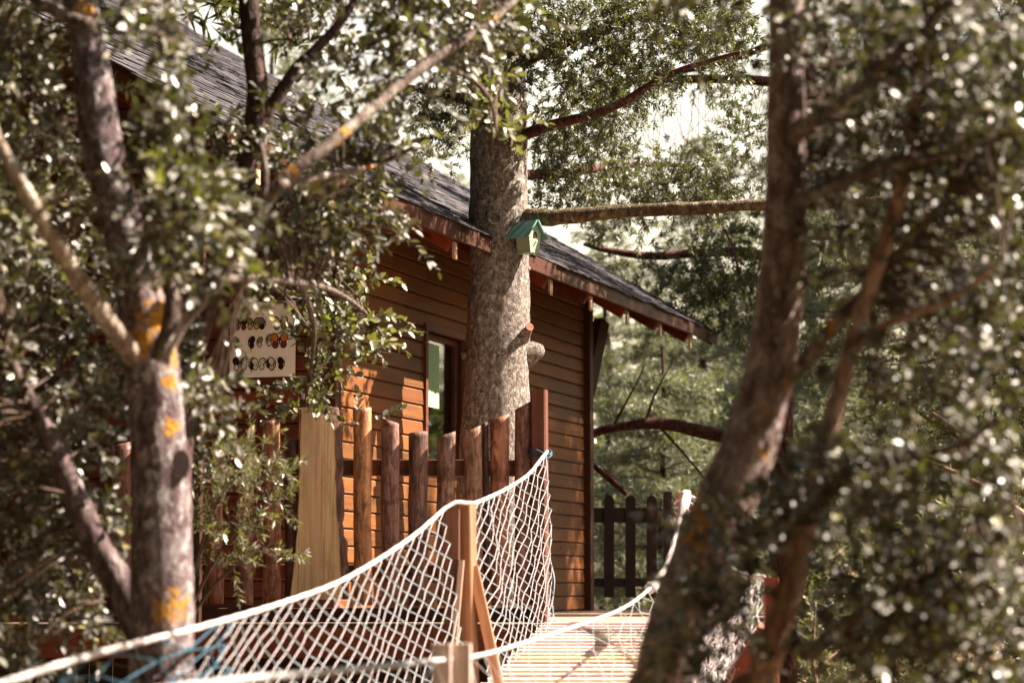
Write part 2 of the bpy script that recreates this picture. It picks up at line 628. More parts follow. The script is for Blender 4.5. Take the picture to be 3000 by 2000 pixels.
def ground_mat():
    m, nt, bs = new_mat('needle_litter_ground')
    N = NT(nt)
    v = N.coord((1, 1, 1), rnd=False)
    a = N.noise(v, 0.35, 5, 0.6)
    b = N.noise(v, 14.0, 5, 0.7)
    c = N.ramp(a, [(0.35, (0.10, 0.055, 0.028)), (0.5, (0.15, 0.095, 0.045)), (0.65, (0.085, 0.08, 0.03))])
    c = N.mix(0.7, c, N.ramp(b, [(0.3, G3(0.45)), (0.7, G3(1.35))]), 'MULTIPLY')
    N.link(c, bs.inputs['Base Color'])
    bs.inputs['Roughness'].default_value = 0.95
    N.bump(b, 0.7, 0.03, bs)
    return m


# ------------------------------------------------------------------ ground
def ground_z(x, y):
    s = max(0.0, min(1.0, (y - 24.0) / 34.0))
    s = s * s * (3 - 2 * s)
    return 3.1 * s + 0.03 * max(0, y - 58) + 0.22 * mnoise.noise(Vector((x * .15, y * .15, 3.1))) * (0.3 + s)


def build_ground():
    xs = np.concatenate([np.linspace(-400, -40, 10, endpoint=False), np.linspace(-40, 40, 61), np.linspace(44, 400, 10)])
    ys = np.concatenate([np.linspace(-300, -20, 8, endpoint=False), np.linspace(-20, 80, 76), np.linspace(86, 700, 14)])
    V = np.array([(x, y, ground_z(x, y)) for y in ys for x in xs])
    nx, ny = len(xs), len(ys)
    i = np.arange(nx - 1)[None, :]
    j = np.arange(ny - 1)[:, None] * nx
    quads = np.stack([i + j, i + j + 1, i + j + 1 + nx, i + j + nx], -1).reshape(-1, 4)
    put('ground', mesh_np('ground', V, [quads], True), ground_mat(), kind='structure')


build_ground()

# ------------------------------------------------------------------ cabin (local x along the long side wall, y into the cabin, z up from the deck)
DECK_Z = CAM_Z - 0.22
A = Vector((-1.40, 18.6, DECK_Z))
CAB_ROT = math.atan2(0.948, 0.318)
cabin = thing('timber_cabin', 'red-brown timber cabin with steep dark slate shingle roof behind the picket fence', 'cabin', A, CAB_ROT)
MC = world_of(cabin)


def cl(u, w, z):
    return MC @ Vector((u, w, z))


UPC = (MC.to_3x3() @ Vector((0, 0, 1)))
LEN, DEP = 6.77, 7.6
OV = 0.80            # eave overhang
EZ = 3.10            # eave height above the deck
SL = 0.60            # roof slope
ROW = 0.135
WIN = (2.06, 3.02, 1.27, 2.42)     # u0,u1,z0,z1 of the side window
SIDE_COL, FRONT_SHADED_COL, TRIM_COL = (0.165, 0.060, 0.0160), (0.12, 0.030, 0.013), (0.05, 0.016, 0.009)  # front boards darker than the side: porch shade put into their colour


def roof_z(w):
    return EZ + SL * (w + OV)


def wall_panels():
    mb = MB()
    u0, u1, z0, z1 = WIN
    top = roof_z(0) - 0.16
    t0, t1 = 0.012, 0.07
    mb.box((0, t0, -0.05), (u0, t1, top))
    mb.box((u1, t0, -0.05), (LEN, t1, top))
    mb.box((u0, t0, -0.05), (u1, t1, z0))
    mb.box((u0, t0, z1), (u1, t1, top))
    # front gable wall (local x = 0), far wall, back wall
    for x in (0.012, LEN - 0.07):
        n = len(mb.v)
        zt = roof_z(DEP * 0.86) - 0.2
        if x < 1:     # leave the invented porch window open
            w0, w1, a0, a1 = 2.55, 3.35, 2.20, 3.0
            mb.prism([(x, t1, -0.05), (x, w0, -0.05), (x, w0, roof_z(w0) - 0.16), (x, t1, roof_z(t1) - 0.16)], (0, 0, 0), (0.058, 0, 0))
            mb.prism([(x, w1, -0.05), (x, DEP, -0.05), (x, DEP, roof_z(DEP) - 0.16), (x, w1, roof_z(w1) - 0.16)], (0, 0, 0), (0.058, 0, 0))
            mb.prism([(x, w0, -0.05), (x, w1, -0.05), (x, w1, a0), (x, w0, a0)], (0, 0, 0), (0.058, 0, 0))
            mb.prism([(x, w0, a1), (x, w1, a1), (x, w1, roof_z(w1) - 0.16), (x, w0, roof_z(w0) - 0.16)], (0, 0, 0), (0.058, 0, 0))
        else:
            mb.prism([(x, t1, -0.05), (x, DEP, -0.05), (x, DEP, roof_z(DEP) - 0.16), (x, t1, roof_z(t1) - 0.16)], (0, 0, 0), (0.058, 0, 0))
    mb.box((0.07, DEP - 0.06, -0.05), (LEN - 0.07, DEP, roof_z(DEP) - 0.2))
    mb.box((0.07, 0.07, -0.05), (LEN - 0.07, DEP - 0.06, -0.01))
    put('wall', mb.mesh('wall'), M_WOOD, cabin, MC, (0.10, 0.035, 0.018))


wall_panels()


def board(p0, p1, col, face_n):
    """one lapped wall board, p0..p1 its lower back edge in cabin coordinates"""
    M, L = frame_m(MC @ Vector(p0), MC @ Vector(p1))
    out = (MC.to_3x3() @ Vector(face_n))
    s = 1.0 if out.dot(M.to_3x3() @ Vector((0, 1, 0))) > 0 else -1.0
    h = ROW - 0.010
    prof = [(0.0, 0.0), (0.021 * s, 0.0), (0.024 * s, 0.004), (0.018 * s, h - 0.012), (0.010 * s, h), (0.0, h)]
    if s < 0:
        prof = prof[::-1]
    mb = MB()
    mb.prism([(0, y, z) for y, z in prof], (0, 0, 0), (L, 0, 0))
    v = random.uniform(0.85, 1.15)
    put('wall_board', mb.mesh('wall_board'), M_WOOD, cabin, M, tuple(c * v * random.uniform(.95, 1.05) for c in col))


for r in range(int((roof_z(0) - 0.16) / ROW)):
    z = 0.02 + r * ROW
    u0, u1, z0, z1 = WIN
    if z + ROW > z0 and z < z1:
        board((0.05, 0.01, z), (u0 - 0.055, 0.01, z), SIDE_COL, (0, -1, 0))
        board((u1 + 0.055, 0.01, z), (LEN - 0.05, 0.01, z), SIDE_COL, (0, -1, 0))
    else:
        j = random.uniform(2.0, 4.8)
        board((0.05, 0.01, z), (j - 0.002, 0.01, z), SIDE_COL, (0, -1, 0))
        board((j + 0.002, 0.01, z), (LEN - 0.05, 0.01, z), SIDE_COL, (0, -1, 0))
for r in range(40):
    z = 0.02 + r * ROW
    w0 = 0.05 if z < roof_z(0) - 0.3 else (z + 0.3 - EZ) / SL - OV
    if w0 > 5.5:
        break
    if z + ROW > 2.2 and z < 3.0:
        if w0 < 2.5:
            board((0.01, w0, z), (0.01, 2.495, z), FRONT_SHADED_COL, (-1, 0, 0))
        board((0.01, 3.405, z), (0.01, 5.6, z), FRONT_SHADED_COL, (-1, 0, 0))
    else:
        board((0.01, w0, z), (0.01, 5.6, z), FRONT_SHADED_COL, (-1, 0, 0))

# corner posts and trim
beam('corner_post', cl(-0.02, -0.02, -0.02), cl(-0.02, -0.02, roof_z(0) - 0.2), 0.11, 0.11, M_WOOD, cabin, TRIM_COL, up=MC.to_3x3() @ Vector((1, 0, 0)))
beam('corner_post', cl(LEN + 0.0, -0.02, -0.02), cl(LEN + 0.0, -0.02, roof_z(0) - 0.2), 0.12, 0.12, M_WOOD, cabin, TRIM_COL, up=MC.to_3x3() @ Vector((1, 0, 0)))
beam('brace', cl(LEN + 0.03, -0.02, 2.25), cl(LEN + 0.30, -0.10, 3.02), 0.10, 0.16, M_WOOD, cabin, (0.05, 0.018, 0.01))


def window(u0, u1, z0, z1, side):
    """opening in the side wall (side) or in the front wall; frame carries the pane and the blind"""
    def T(a, b, z):
        return cl(a, b, z) if side else cl(b, a, z)
    mb = MB()
    fr = 0.055

    def bx(a0, a1, b0, b1, c0, c1):
        if side:
            mb.box((a0, b0, c0), (a1, b1, c1))
        else:
            mb.box((b0, a0, c0), (b1, a1, c1))
    bx(u0 - fr, u0, -0.035, 0.10, z0 - fr, z1 + fr)
    bx(u1, u1 + fr, -0.035, 0.10, z0 - fr, z1 + fr)
    bx(u0, u1, -0.033, 0.10, z1, z1 + fr)
    bx(u0, u1, -0.050, 0.10, z0 - fr, z0)
    fo = put('window', mb.mesh('window'), M_WOOD, cabin, MC, (0.12, 0.042, 0.024))
    m2 = MB()

    def by(a0, a1, b0, b1, c0, c1):
        if side:
            m2.box((a0, b0, c0), (a1, b1, c1))
        else:
            m2.box((b0, a0, c0), (b1, a1, c1))
    s = 0.05
    by(u0, u0 + s, 0.052, 0.09, z0, z1)
    by(u1 - s, u1, 0.052, 0.09, z0, z1)
    by(u0 + s, u1 - s, 0.052, 0.09, z1 - s, z1)
    by(u0 + s, u1 - s, 0.052, 0.09, z0, z0 + s)
    put('sash', m2.mesh('sash'), M_WOOD, fo, MC, (0.10, 0.035, 0.02))
    m3 = MB()
    if side:
        m3.box((u0 + s, 0.068, z0 + s), (u1 - s, 0.074, z1 - s))
    else:
        m3.box((0.068, u0 + s, z0 + s), (0.074, u1 - s, z1 - s))
    put('pane', m3.mesh('pane'), M_GLASS, fo, MC)
    return fo


wo = window(*WIN, True)
# half-lowered blind behind the pane, slightly wavy cloth
mb = MB()
nb = 14
ub0, ub1 = 2.07, 2.52
zb0, zb1 = 1.78, 2.33
pts = []
for i in range(nb + 1):
    u = ub0 + (ub1 - ub0) * i / nb
    w = 0.036 + 0.004 * math.sin(i * 1.9) + 0.004 * math.sin(i * .7)
    pts.append((u, w))
V = [(u, w, zb0) for u, w in pts] + [(u, w, zb1) for u, w in pts] + [(u, w + .004, zb0) for u, w in pts] + [(u, w + .004, zb1) for u, w in pts]
n1 = nb + 1
Fc = []
for i in range(nb):
    Fc += [(i, i + 1, i + 1 + n1, i + n1), (i + 2 * n1, i + 3 * n1, i + 1 + 3 * n1, i + 1 + 2 * n1), (i, i + 2 * n1, i + 1 + 2 * n1, i + 1)]
mb.add(V, Fc)
put('blind', mb.mesh('blind'), M_CURT, wo, MC)
window(2.55, 3.35, 2.2, 3.0, False)  # invented window, added so its pane shows a patch of pale sky

# roof: deck slab, fascia, rafters, shingles
RU0, RU1 = -3.65, 9.19
W0, W1 = -OV, 6.9        # eave to ridge
mb = MB()
t = 0.045
mb.prism([(RU0, W0, roof_z(W0) - t), (RU0, W1, roof_z(W1) - t), (RU0, W1, roof_z(W1)), (RU0, W0, roof_z(W0))], (0, 0, 0), (RU1 - RU0, 0, 0))
zr = roof_z(W1)
mb.prism([(RU0, W1, zr - t), (RU0, W1 + 1.5, zr - 0.9 - t), (RU0, W1 + 1.5, zr - 0.9), (RU0, W1, zr)], (0, 0, 0), (RU1 - RU0, 0, 0))
put('roof', mb.mesh('roof'), M_WOOD, cabin, MC, (0.07, 0.018, 0.01))
ex = MC.to_3x3() @ Vector((1, 0, 0))
beam('fascia', cl(RU0, W0 - 0.016, EZ - 0.075), cl(RU1, W0 - 0.016, EZ - 0.075), 0.03, 0.135, M_WOOD, cabin, (0.06, 0.021, 0.011))
sy = Vector((0, 1, SL)).normalized()
for uu in (RU0 + 0.02, RU1 - 0.02):
    beam('barge_board', cl(uu, W0, roof_z(W0) - 0.10), cl(uu, W1, roof_z(W1) - 0.10), 0.03, 0.13, M_WOOD, cabin, (0.12, 0.045, 0.022), up=UPC)
u = -3.1
while u < 8.6:
    # rafters with square-cut, pale tails under the fascia
    M, L = frame_m(cl(u, W0 + 0.05, EZ - 0.155), cl(u, 1.2, EZ - 0.155 + SL * (1.2 - W0 - 0.05)), UPC)
    rf = put('rafter', beam_mesh(L, 0.065, 0.15).mesh('rafter'), M_WOOD, cabin, M, (0.20, 0.04, 0.016))
    me = MB()
    me.box((u - 0.034, W0 + 0.010, EZ - 0.285), (u + 0.034, W0 + 0.030, EZ - 0.148))
    put('sawn_end', me.mesh('sawn_end'), M_SLAB, rf, MC, (0.42, 0.27, 0.18))
    u += 1.25
for wq in (0.0, ):
    beam('wall_plate', cl(0.0, wq + 0.02, roof_z(wq) - 0.25), cl(LEN + 2.2, wq + 0.02, roof_z(wq) - 0.25), 0.10, 0.15, M_WOOD, cabin, (0.17, 0.035, 0.018))
# porch post under the near eave corner
beam('porch_post', cl(-3.3, -0.45, -0.02), cl(-3.3, -0.45, EZ + 0.05), 0.12, 0.12, M_WOOD, cabin, TRIM_COL)
beam('porch_post', cl(-3.3, 4.2, -0.02), cl(-3.3, 4.2, roof_z(4.2) - 0.2), 0.12, 0.12, M_WOOD, cabin, TRIM_COL)


def shingles():
    nrm = Vector((0, -SL, 1)).normalized()
    up = Vector((0, 1, SL)).normalized()
    V, Fq = [], []
    slope_len = (W1 - W0) / up.y
    row = 0.15
    nrows = int(slope_len / row)
    for r in range(nrows + 1):
        x = RU0 - 0.03 - random.uniform(0, 0.2)
        while x < RU1 + 0.03:
            wd = random.uniform(0.22, 0.36)
            d0 = r * row - 0.05 + random.uniform(-0.022, 0.018)
            d1 = min(r * row + row * 1.25, slope_len)
            x0, x1 = x + 0.003, min(x + wd - 0.003, RU1 + 0.04)
            h0 = 0.016 + random.uniform(0, 0.012)
            tl = random.uniform(-0.004, 0.006)
            base = Vector((0, W0, roof_z(W0)))
            pts = []
            for (xx, dd, hh) in ((x0, d0, h0), (x1, d0 + random.uniform(-.008, .008), h0 + tl), (x1, d1, 0.006), (x0, d1, 0.006)):
                pts.append(Vector((xx, 0, 0)) + base + up * dd + nrm * hh)
            k = len(V)
            for p in pts:
                V.append(p)
            for p, hh in zip(pts, (h0, h0, .006, .006)):
                V.append(p - nrm * (0.012 if hh > .01 else 0.005))
            Fq += [(k, k + 1, k + 2, k + 3), (k, k + 4, k + 5, k + 1), (k + 1, k + 5, k + 6, k + 2), (k + 3, k + 7, k + 4, k), (k + 4, k + 7, k + 6, k + 5)]
            x += wd
    me = mesh_np('shingles', np.array(V), [np.array(Fq)])
    put('shingles', me, M_SHINGLE, cabin, MC, kind='stuff')


shingles()

# ------------------------------------------------------------------ butterfly board on the front wall
SW0, SW1, SZ0, SZ1 = 0.285, 0.838, 1.86, 2.45
sc = cl(-0.03, (SW0 + SW1) / 2, SZ0)
sign = thing('butterfly_board', 'white rectangular board printed with rows of butterflies, on the red cabin wall', 'sign', sc)
# local frame of the sign: x to the viewer's right, z up, y away from the viewer
sx = MC.to_3x3() @ Vector((0, -1, 0))
syy = MC.to_3x3() @ Vector((1, 0, 0))
MS = Matrix((sx, syy, Vector((0, 0, 1)))).transposed().to_4x4()
MS.translation = sc
BW, BH = SW1 - SW0, SZ1 - SZ0
mb = MB()
mb.box((-BW / 2, -0.012, 0), (BW / 2, 0.0, BH))
put('board', mb.mesh('board'), M_SIGN, sign, MS)


def ellipse_poly(cx, cz, rx, rz, ang=0.0, n=14):
    ca, sa = math.cos(ang), math.sin(ang)
    return [(cx + rx * math.cos(t) * ca - rz * math.sin(t) * sa, cz + rx * math.cos(t) * sa + rz * math.sin(t) * ca) for t in [2 * math.pi * i / n for i in range(n)]]


PRN = {}


def print_mat(name, col):
    if name not in PRN:
        PRN[name] = plain_mat(name, col, 0.5, 0.15, 120, 0.3)
    return PRN[name]


BLK = print_mat('printed_black', (0.02, 0.008, 0.008))


def flat(polys, lift):
    m = MB()
    for pl in polys:
        m.add([(x, -0.012 - lift, z) for x, z in pl][::-1], [tuple(range(len(pl)))])
    return m


def butterfly(cx, cz, s, col_up, col_lo, half=None, tail=False, dark=True):
    """cx,cz on the board; open wings; half = only a side-on pair of wings"""
    sides = (-1, 1) if half is None else (half,)
    rim, cu, clw = [], [], []
    for d in sides:
        a = -0.45 * d
        rim.append(ellipse_poly(cx + d * 0.52 * s, cz + 0.33 * s, 0.44 * s, 0.54 * s, a))
        rim.append(ellipse_poly(cx + d * 0.46 * s, cz - 0.38 * s, 0.38 * s, 0.42 * s, a * .4))
        cu.append(ellipse_poly(cx + d * 0.52 * s, cz + 0.33 * s, 0.32 * s, 0.41 * s, a))
        clw.append(ellipse_poly(cx + d * 0.46 * s, cz - 0.38 * s, 0.27 * s, 0.30 * s, a * .4))
        if tail:
            rim.append([(cx + d * 0.3 * s, cz - 0.7 * s), (cx + d * 0.42 * s, cz - 0.7 * s), (cx + d * 0.42 * s, cz - 1.15 * s), (cx + d * 0.35 * s, cz - 1.15 * s)])
    rim.append(ellipse_poly(cx, cz, 0.075 * s, 0.42 * s))
    rim.append([(cx - .02 * s, cz + .38 * s), (cx + .02 * s, cz + .38 * s), (cx + .16 * s, cz + .78 * s), (cx + .13 * s, cz + .8 * s)])
    b = put('butterfly', flat(rim, 0.0012).mesh('butterfly'), BLK, sign, MS)
    if col_up:
        put('wing', flat(cu, 0.0024).mesh('wing'), print_mat(*col_up), b, MS)
    if col_lo:
        put('wing', flat(clw, 0.0024).mesh('wing'), print_mat(*col_lo), b, MS)


ORG, RED, YEL = ('printed_orange', (0.62, 0.19, 0.03)), ('printed_dark_red', (0.20, 0.03, 0.02)), ('printed_straw', (0.55, 0.42, 0.14))
OLV, WHT, GRY = ('printed_olive', (0.26, 0.22, 0.10)), ('printed_cream', (0.66, 0.64, 0.58)), ('printed_grey', (0.2, 0.19, 0.2))
# board pixel frame: crop 650..900 x 880..1120 scaled by 6.53 -> metres
k = 250 / 1633.0 * 18.8 / F


def bp(x, y):
    return ((x - 790) * k, (1460 - y) * k)


for (x, y, s, cu, cw, tail) in ((1150, 775, 185, ORG, RED, False), (870, 760, 150, OLV, WHT, False), (680, 790, 130, OLV, WHT, False), (500, 790, 150, None, None, True), (300, 780, 140, GRY, None, False),
                                (1165, 440, 165, YEL, OLV, False), (850, 430, 150, GRY, None, False), (600, 430, 150, OLV, YEL, False), (330, 430, 150, None, RED, False),
                                (330, 1200, 165, None, WHT, True), (510, 1200, 150, None, None, True), (720, 1210, 150, WHT, WHT, False), (870, 1200, 120, None, None, False), (1070, 1215, 165, WHT, YEL, False), (1255, 1210, 150, None, None, False)):
    cx, cz = bp(x, y)
    half = None if x in (1150, 1165, 720, 330, 600) else random.choice((1, -1))
    butterfly(cx, cz, s * k, cu, cw, half, tail)

# ------------------------------------------------------------------ platform
plat = thing('deck_platform', 'raised timber platform with red-brown edge beam under cabin and fence', 'platform', (-1.5, 15.9, 0.0))
PX0, PX1, PY0, PY1 = -6.5, 1.55, 15.86, 26.6
y = PY0 + 0.06
while y < PY1:
    right = 1.5 if y < 19.5 else 2.3
    beam('deck_board', (PX0, y, DECK_Z - 0.016), (right + random.uniform(-.02, .02), y, DECK_Z - 0.016), 0.125, 0.032, M_DECK, plat,
         tuple(c * random.uniform(.8, 1.15) for c in (0.34, 0.24, 0.18)), c=0.003)
    y += 0.132
beam('edge_beam', (PX0, PY0 - 0.03, DECK_Z - 0.125), (PX1, PY0 - 0.03, DECK_Z - 0.125), 0.05, 0.20, M_WOOD, plat, (0.20, 0.05, 0.025))
beam('edge_strip', (PX0, PY0 - 0.03, DECK_Z - 0.006), (PX1, PY0 - 0.03, DECK_Z - 0.006), 0.05, 0.008, M_DECK, plat, (0.13, 0.08, 0.06))
for yy in (16.6, 18.4, 20.4, 22.6, 24.8):
    beam('joist', (PX0, yy, DECK_Z - 0.14), (PX1 - 0.1, yy, DECK_Z - 0.14), 0.07, 0.18, M_WOOD, plat, (0.13, 0.05, 0.03))
for xx in (-5.6, -3.75, -1.9, 0.3, 1.3):
    for yy in (16.6, 20.6, 24.8):
        beam('post', (xx, yy, ground_z(xx, yy) - 0.3), (xx, yy, DECK_Z - 0.23), 0.16, 0.16, M_ROUGH, plat, (0.30, 0.17, 0.12))
x = PX0
while x < 1.35:
    wv = random.uniform(0.15, 0.19)
    beam('under_shade_board', (x + wv / 2, 17.0, 0.9), (x + wv / 2, 17.0, DECK_Z - 0.24), wv - 0.003, 0.022, M_WOOD, plat, (0.035, 0.013, 0.008), up=(0, -1, 0))  # darkness under the platform put in as near-black boards
    x += wv
beam('cross_beam', (PX0, 16.45, 1.55), (1.4, 16.45, 1.55), 0.06, 0.2, M_WOOD, plat, (0.16, 0.045, 0.025))

# ------------------------------------------------------------------ spruce through the platform
def sp(x, y, Y=19.9):
    return Q(x, y, Y)


SPY = 19.9
spruce = thing('spruce_tree', 'thick grey-barked conifer growing up through the platform beside the cabin eave', 'tree', (sp(1143, 900).x, SPY, ground_z(0, SPY)))
px2m = 1.27551 * SPY / F
prof = [(-120, 1140, 112), (0, 1140, 118), (150, 1143, 126), (300, 1145, 134), (500, 1145, 137), (620, 1146, 138), (760, 1145, 146), (870, 1142, 150), (950, 1140, 158), (1060, 1138, 172), (1300, 1138, 190), (1500, 1138, 200)]
pts = [sp(cx, yy) for (yy, cx, w) in prof][::-1]
rad = [w / 2 * px2m for (_, _, w) in prof][::-1]
pts = [Vector((pts[0].x, SPY, ground_z(0, SPY) - 0.2))] + pts + [sp(1136, -700), sp(1130, -1500)]
rad = [rad[0] * 1.25] + rad + [0.15, 0.05]
limb('trunk', pts, rad, M_SPRUCE, spruce, sides=44, step=0.05, rough=0.05, nscale=5.0, ridge=0.006)


def stub(x, y, dirv, length, r0, r1, name='branch_stub', mat=None, dome=0.95):
    p = sp(x, y)
    d = Vector(dirv).normalized()
    o, pa, rr = limb(name, [p - d * 0.05, p + d * length * .4, p + d * length * .85, p + d * length], [r0, r0 * .55 + r1 * .45, r1, r1 * dome], mat or M_SPRUCE, spruce, sides=14, step=0.03, rough=0.12, nscale=14)
    return p + d * length, d


# big sawn stub facing the viewer, shoulder stub on the right, small one on the left
p1, d1 = stub(1190, 792, (0.35, -1.0, 0.45), 0.30, 0.075, 0.036)
M, L = frame_m(p1 - d1 * 0.004, p1 + d1 * 0.012)
mb = MB()
mb.prism([(0, 0.034 * math.cos(t), 0.036 * math.sin(t)) for t in [2 * math.pi * i / 12 for i in range(12)]], (0, 0, 0), (0.016, 0, 0))
put('sawn_stub_end', mb.mesh('sawn_stub_end'), M_ROUGH, spruce, M, (0.30, 0.13, 0.09))
stub(1203, 818, (1.0, -0.15, 0.40), 0.18, 0.125, 0.058, dome=0.45)
stub(1082, 815, (-1.0, -0.3, 0.1), 0.085, 0.06, 0.038, dome=0.5)
stub(1200, 620, (0.8, -0.6, 0.1), 0.07, 0.03, 0.02)
# healed knot rings
for (x, y, r) in ((1136, 508, 0.05), (1160, 430, 0.03)):
    p = sp(x, y) + Vector((0, -0.245 if r > .04 else -0.235, 0))
    tV, tP = [], []
    seg, sd = 18, 8
    for i in range(seg):
        a = 2 * math.pi * i / seg
        for j in range(sd):
            b = 2 * math.pi * j / sd
            rr = r + 0.014 * math.cos(b)
            tV.append((p.x + rr * math.cos(a), p.y - 0.012 * math.sin(b), p.z + rr * math.sin(a) * 1.1))
    for i in range(seg):
        for j in range(sd):
            tP.append((i * sd + j, i * sd + (j + 1) % sd, ((i + 1) % seg) * sd + (j + 1) % sd, ((i + 1) % seg) * sd + j))
    put('knot', mesh_np('knot', np.array(tV), [np.array(tP)], True), M_SPRUCE, spruce, Matrix.Identity(4))

MOSSY = [(1150, 520, 19.9), (1215, 502, 19.8), (1300, 497, 19.7), (1450, 484, 19.6), (1600, 478, 19.5), (1760, 470, 19.4), (1900, 470, 19.3), (2050, 455, 19.2)]
_, mossy_path, _ = limb('branch', [Q(*a) for a in MOSSY], [0.085, 0.075, 0.062, 0.058, 0.052, 0.045, 0.035, 0.02], M_MOSSB, spruce, sides=16, step=0.05, rough=0.24, nscale=7, ridge=0.006, label='long mossy brown branch reaching right from the trunk above the birdhouse')

# ------------------------------------------------------------------ birdhouse
bh_c = P(1548, 732, 19.5)
bh_c = Vector((bh_c.x, SPY - 0.27, bh_c.z))
bird = thing('birdhouse', 'small pale green birdhouse with teal roof hung on the conifer trunk', 'birdhouse', bh_c, math.radians(52))
# local: front faces -y turned by rz; x to the right of the front
MBH = Matrix.Translation(bh_c) @ Matrix.Rotation(math.radians(48), 4, 'Z')
WM[bird] = MBH
bird.matrix_basis = MBH
s_ = 1.0
fw, fwb, bh_, ph, dp = 0.152, 0.106, 0.152, 0.097, 0.143     # width at eaves, width at the bottom, wall height, gable height, depth
th = 0.012


def gable_plate(y0):
    m = MB()
    m.prism([(-fwb / 2, y0, 0), (fwb / 2, y0, 0), (fw / 2, y0, bh_), (0, y0, bh_ + ph), (-fw / 2, y0, bh_)], (0, 0, 0), (0, th, 0))
    return m


put('front_panel', gable_plate(-dp / 2).mesh('front_panel'), M_GREEN, bird, MBH)
put('back_panel', gable_plate(dp / 2 - th).mesh('back_panel'), M_GREEN, bird, MBH)
for sgn in (-1, 1):
    m = MB()
    m.prism([(sgn * fwb / 2, 0, 0), (sgn * (fwb / 2 - th), 0, 0), (sgn * (fw / 2 - th), 0, bh_ - 0.004), (sgn * fw / 2, 0, bh_ - 0.004)][::sgn], (0, 0, 0), (0, dp - 2 * th - 0.002, 0))
    put('side_panel', m.mesh('side_panel'), M_GREEN, bird, MBH @ Matrix.Translation((0, -dp / 2 + th + 0.001, 0)))
m = MB()
m.box((-fwb / 2 - .004, -dp / 2 - .003, -0.012), (fwb / 2 + .004, dp / 2, -0.001))
put('floor_panel', m.mesh('floor_panel'), M_GREEN, bird, MBH)
rs = Vector((fw / 2, 0, -ph)).normalized()
for sgn in (-1, 1):
    d = Vector((sgn * rs.x, 0, rs.z))
    n = Vector((sgn * -rs.z, 0, rs.x))
    top = Vector((0, 0, bh_ + ph)) + n * 0.002
    Lr = math.hypot(fw / 2, ph) + 0.062
    y0, y1 = -dp / 2 - 0.035, dp / 2 + 0.055
    m = MB()
    a = top + (Vector((0, 0, 0.012)) if sgn < 0 else Vector((0, 0, 0)))
    quad = [top, top + d * Lr, top + d * Lr + n * 0.014, top + n * 0.014]
    m.prism([(q.x, y0, q.z) for q in quad][::-sgn], (0, 0, 0), (0, y1 - y0, 0))
    put('roof_panel', m.mesh('roof_panel'), M_TEAL, bird, MBH)
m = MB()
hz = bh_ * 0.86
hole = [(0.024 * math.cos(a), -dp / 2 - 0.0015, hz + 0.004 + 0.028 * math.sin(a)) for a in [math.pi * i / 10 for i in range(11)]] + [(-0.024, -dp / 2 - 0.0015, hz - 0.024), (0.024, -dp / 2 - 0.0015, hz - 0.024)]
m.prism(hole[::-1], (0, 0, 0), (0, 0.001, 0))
put('entrance_hole_shade', m.mesh('entrance_hole_shade'), M_BLACK, bird, MBH)  # flat black plate: the hole's inner shade put in as colour
m = MB()
m.prism([(0.007 * math.cos(a) + 0.006, -dp / 2, 0.075 + 0.007 * math.sin(a)) for a in [2 * math.pi * i / 8 for i in range(8)]], (0, 0, 0), (0, -0.02, 0))
put('perch', m.mesh('perch'), M_GREEN, bird, MBH, label='short round perch under the entrance hole')

# ------------------------------------------------------------------ picket fence (front edge of the platform)
FY = 16.05
fence = thing('picket_fence', 'fence of uneven split log pickets along the platform front', 'fence', (-0.6, FY, DECK_Z))


def log_mesh(L, r, slant, flatten=0.75, seed=0.0, dome=0.0):
    """half-round picket, local X up; top cut with a slant across its width"""
    rings, sides = 16, 14
    V = []
    for i in range(rings + 1):
        x = L * i / rings
        for k in range(sides):
            a = 2 * math.pi * k / sides
            w = r * (1 + 0.10 * mnoise.noise(Vector((x * 5 + seed, math.cos(a) * 1.2, math.sin(a) * 1.2))))
            yv, zv = w * math.cos(a), w * flatten * math.sin(a)
            xx = x
            if i == rings:
                xx = L + slant * yv / r - dome * (yv / r) ** 2 + 0.004 * mnoise.noise(Vector((seed, yv * 90, zv * 90)))
            elif i == rings - 1:
                xx = L * (i + .55) / rings + slant * yv / r * .7 - dome * (yv / r) ** 2 * .5
            V.append((xx, yv + 0.012 * mnoise.noise(Vector((x * 1.3, seed, 0))), zv))
    Fc = [tuple(range(sides))[::-1], tuple(range(rings * sides, rings * sides + sides))]
    for i in range(rings):
        for k in range(sides):
            a, b = i * sides + k, i * sides + (k + 1) % sides
            Fc.append((a, b, b + sides, a + sides))
    m = MB()
    m.add(V, Fc)
    return m


def picket(x0, x1, ytop, ybot, slant, col, lean=0.0, Y=FY, label=None, dome=0.0, depth=0.75):
    cx = (x0 + x1) / 2
    p0, p1 = P(cx + lean, ybot, Y), P(cx, ytop, Y)
    p0.y = p1.y = Y
    r = (x1 - x0) / 2 * Y / F
    M, L = frame_m(p0, p1, (0, -1, 0))
    # local x up, z towards the viewer, y to the viewer's left/right
    sgn = 1 if (M.to_3x3() @ Vector((0, 1, 0))).x > 0 else -1
    me = log_mesh(L, r, sgn * slant * Y / F, depth, random.uniform(0, 99), dome * Y / F).mesh('picket', True)
    put('picket', me, M_LOG, fence, M, col, label=label)


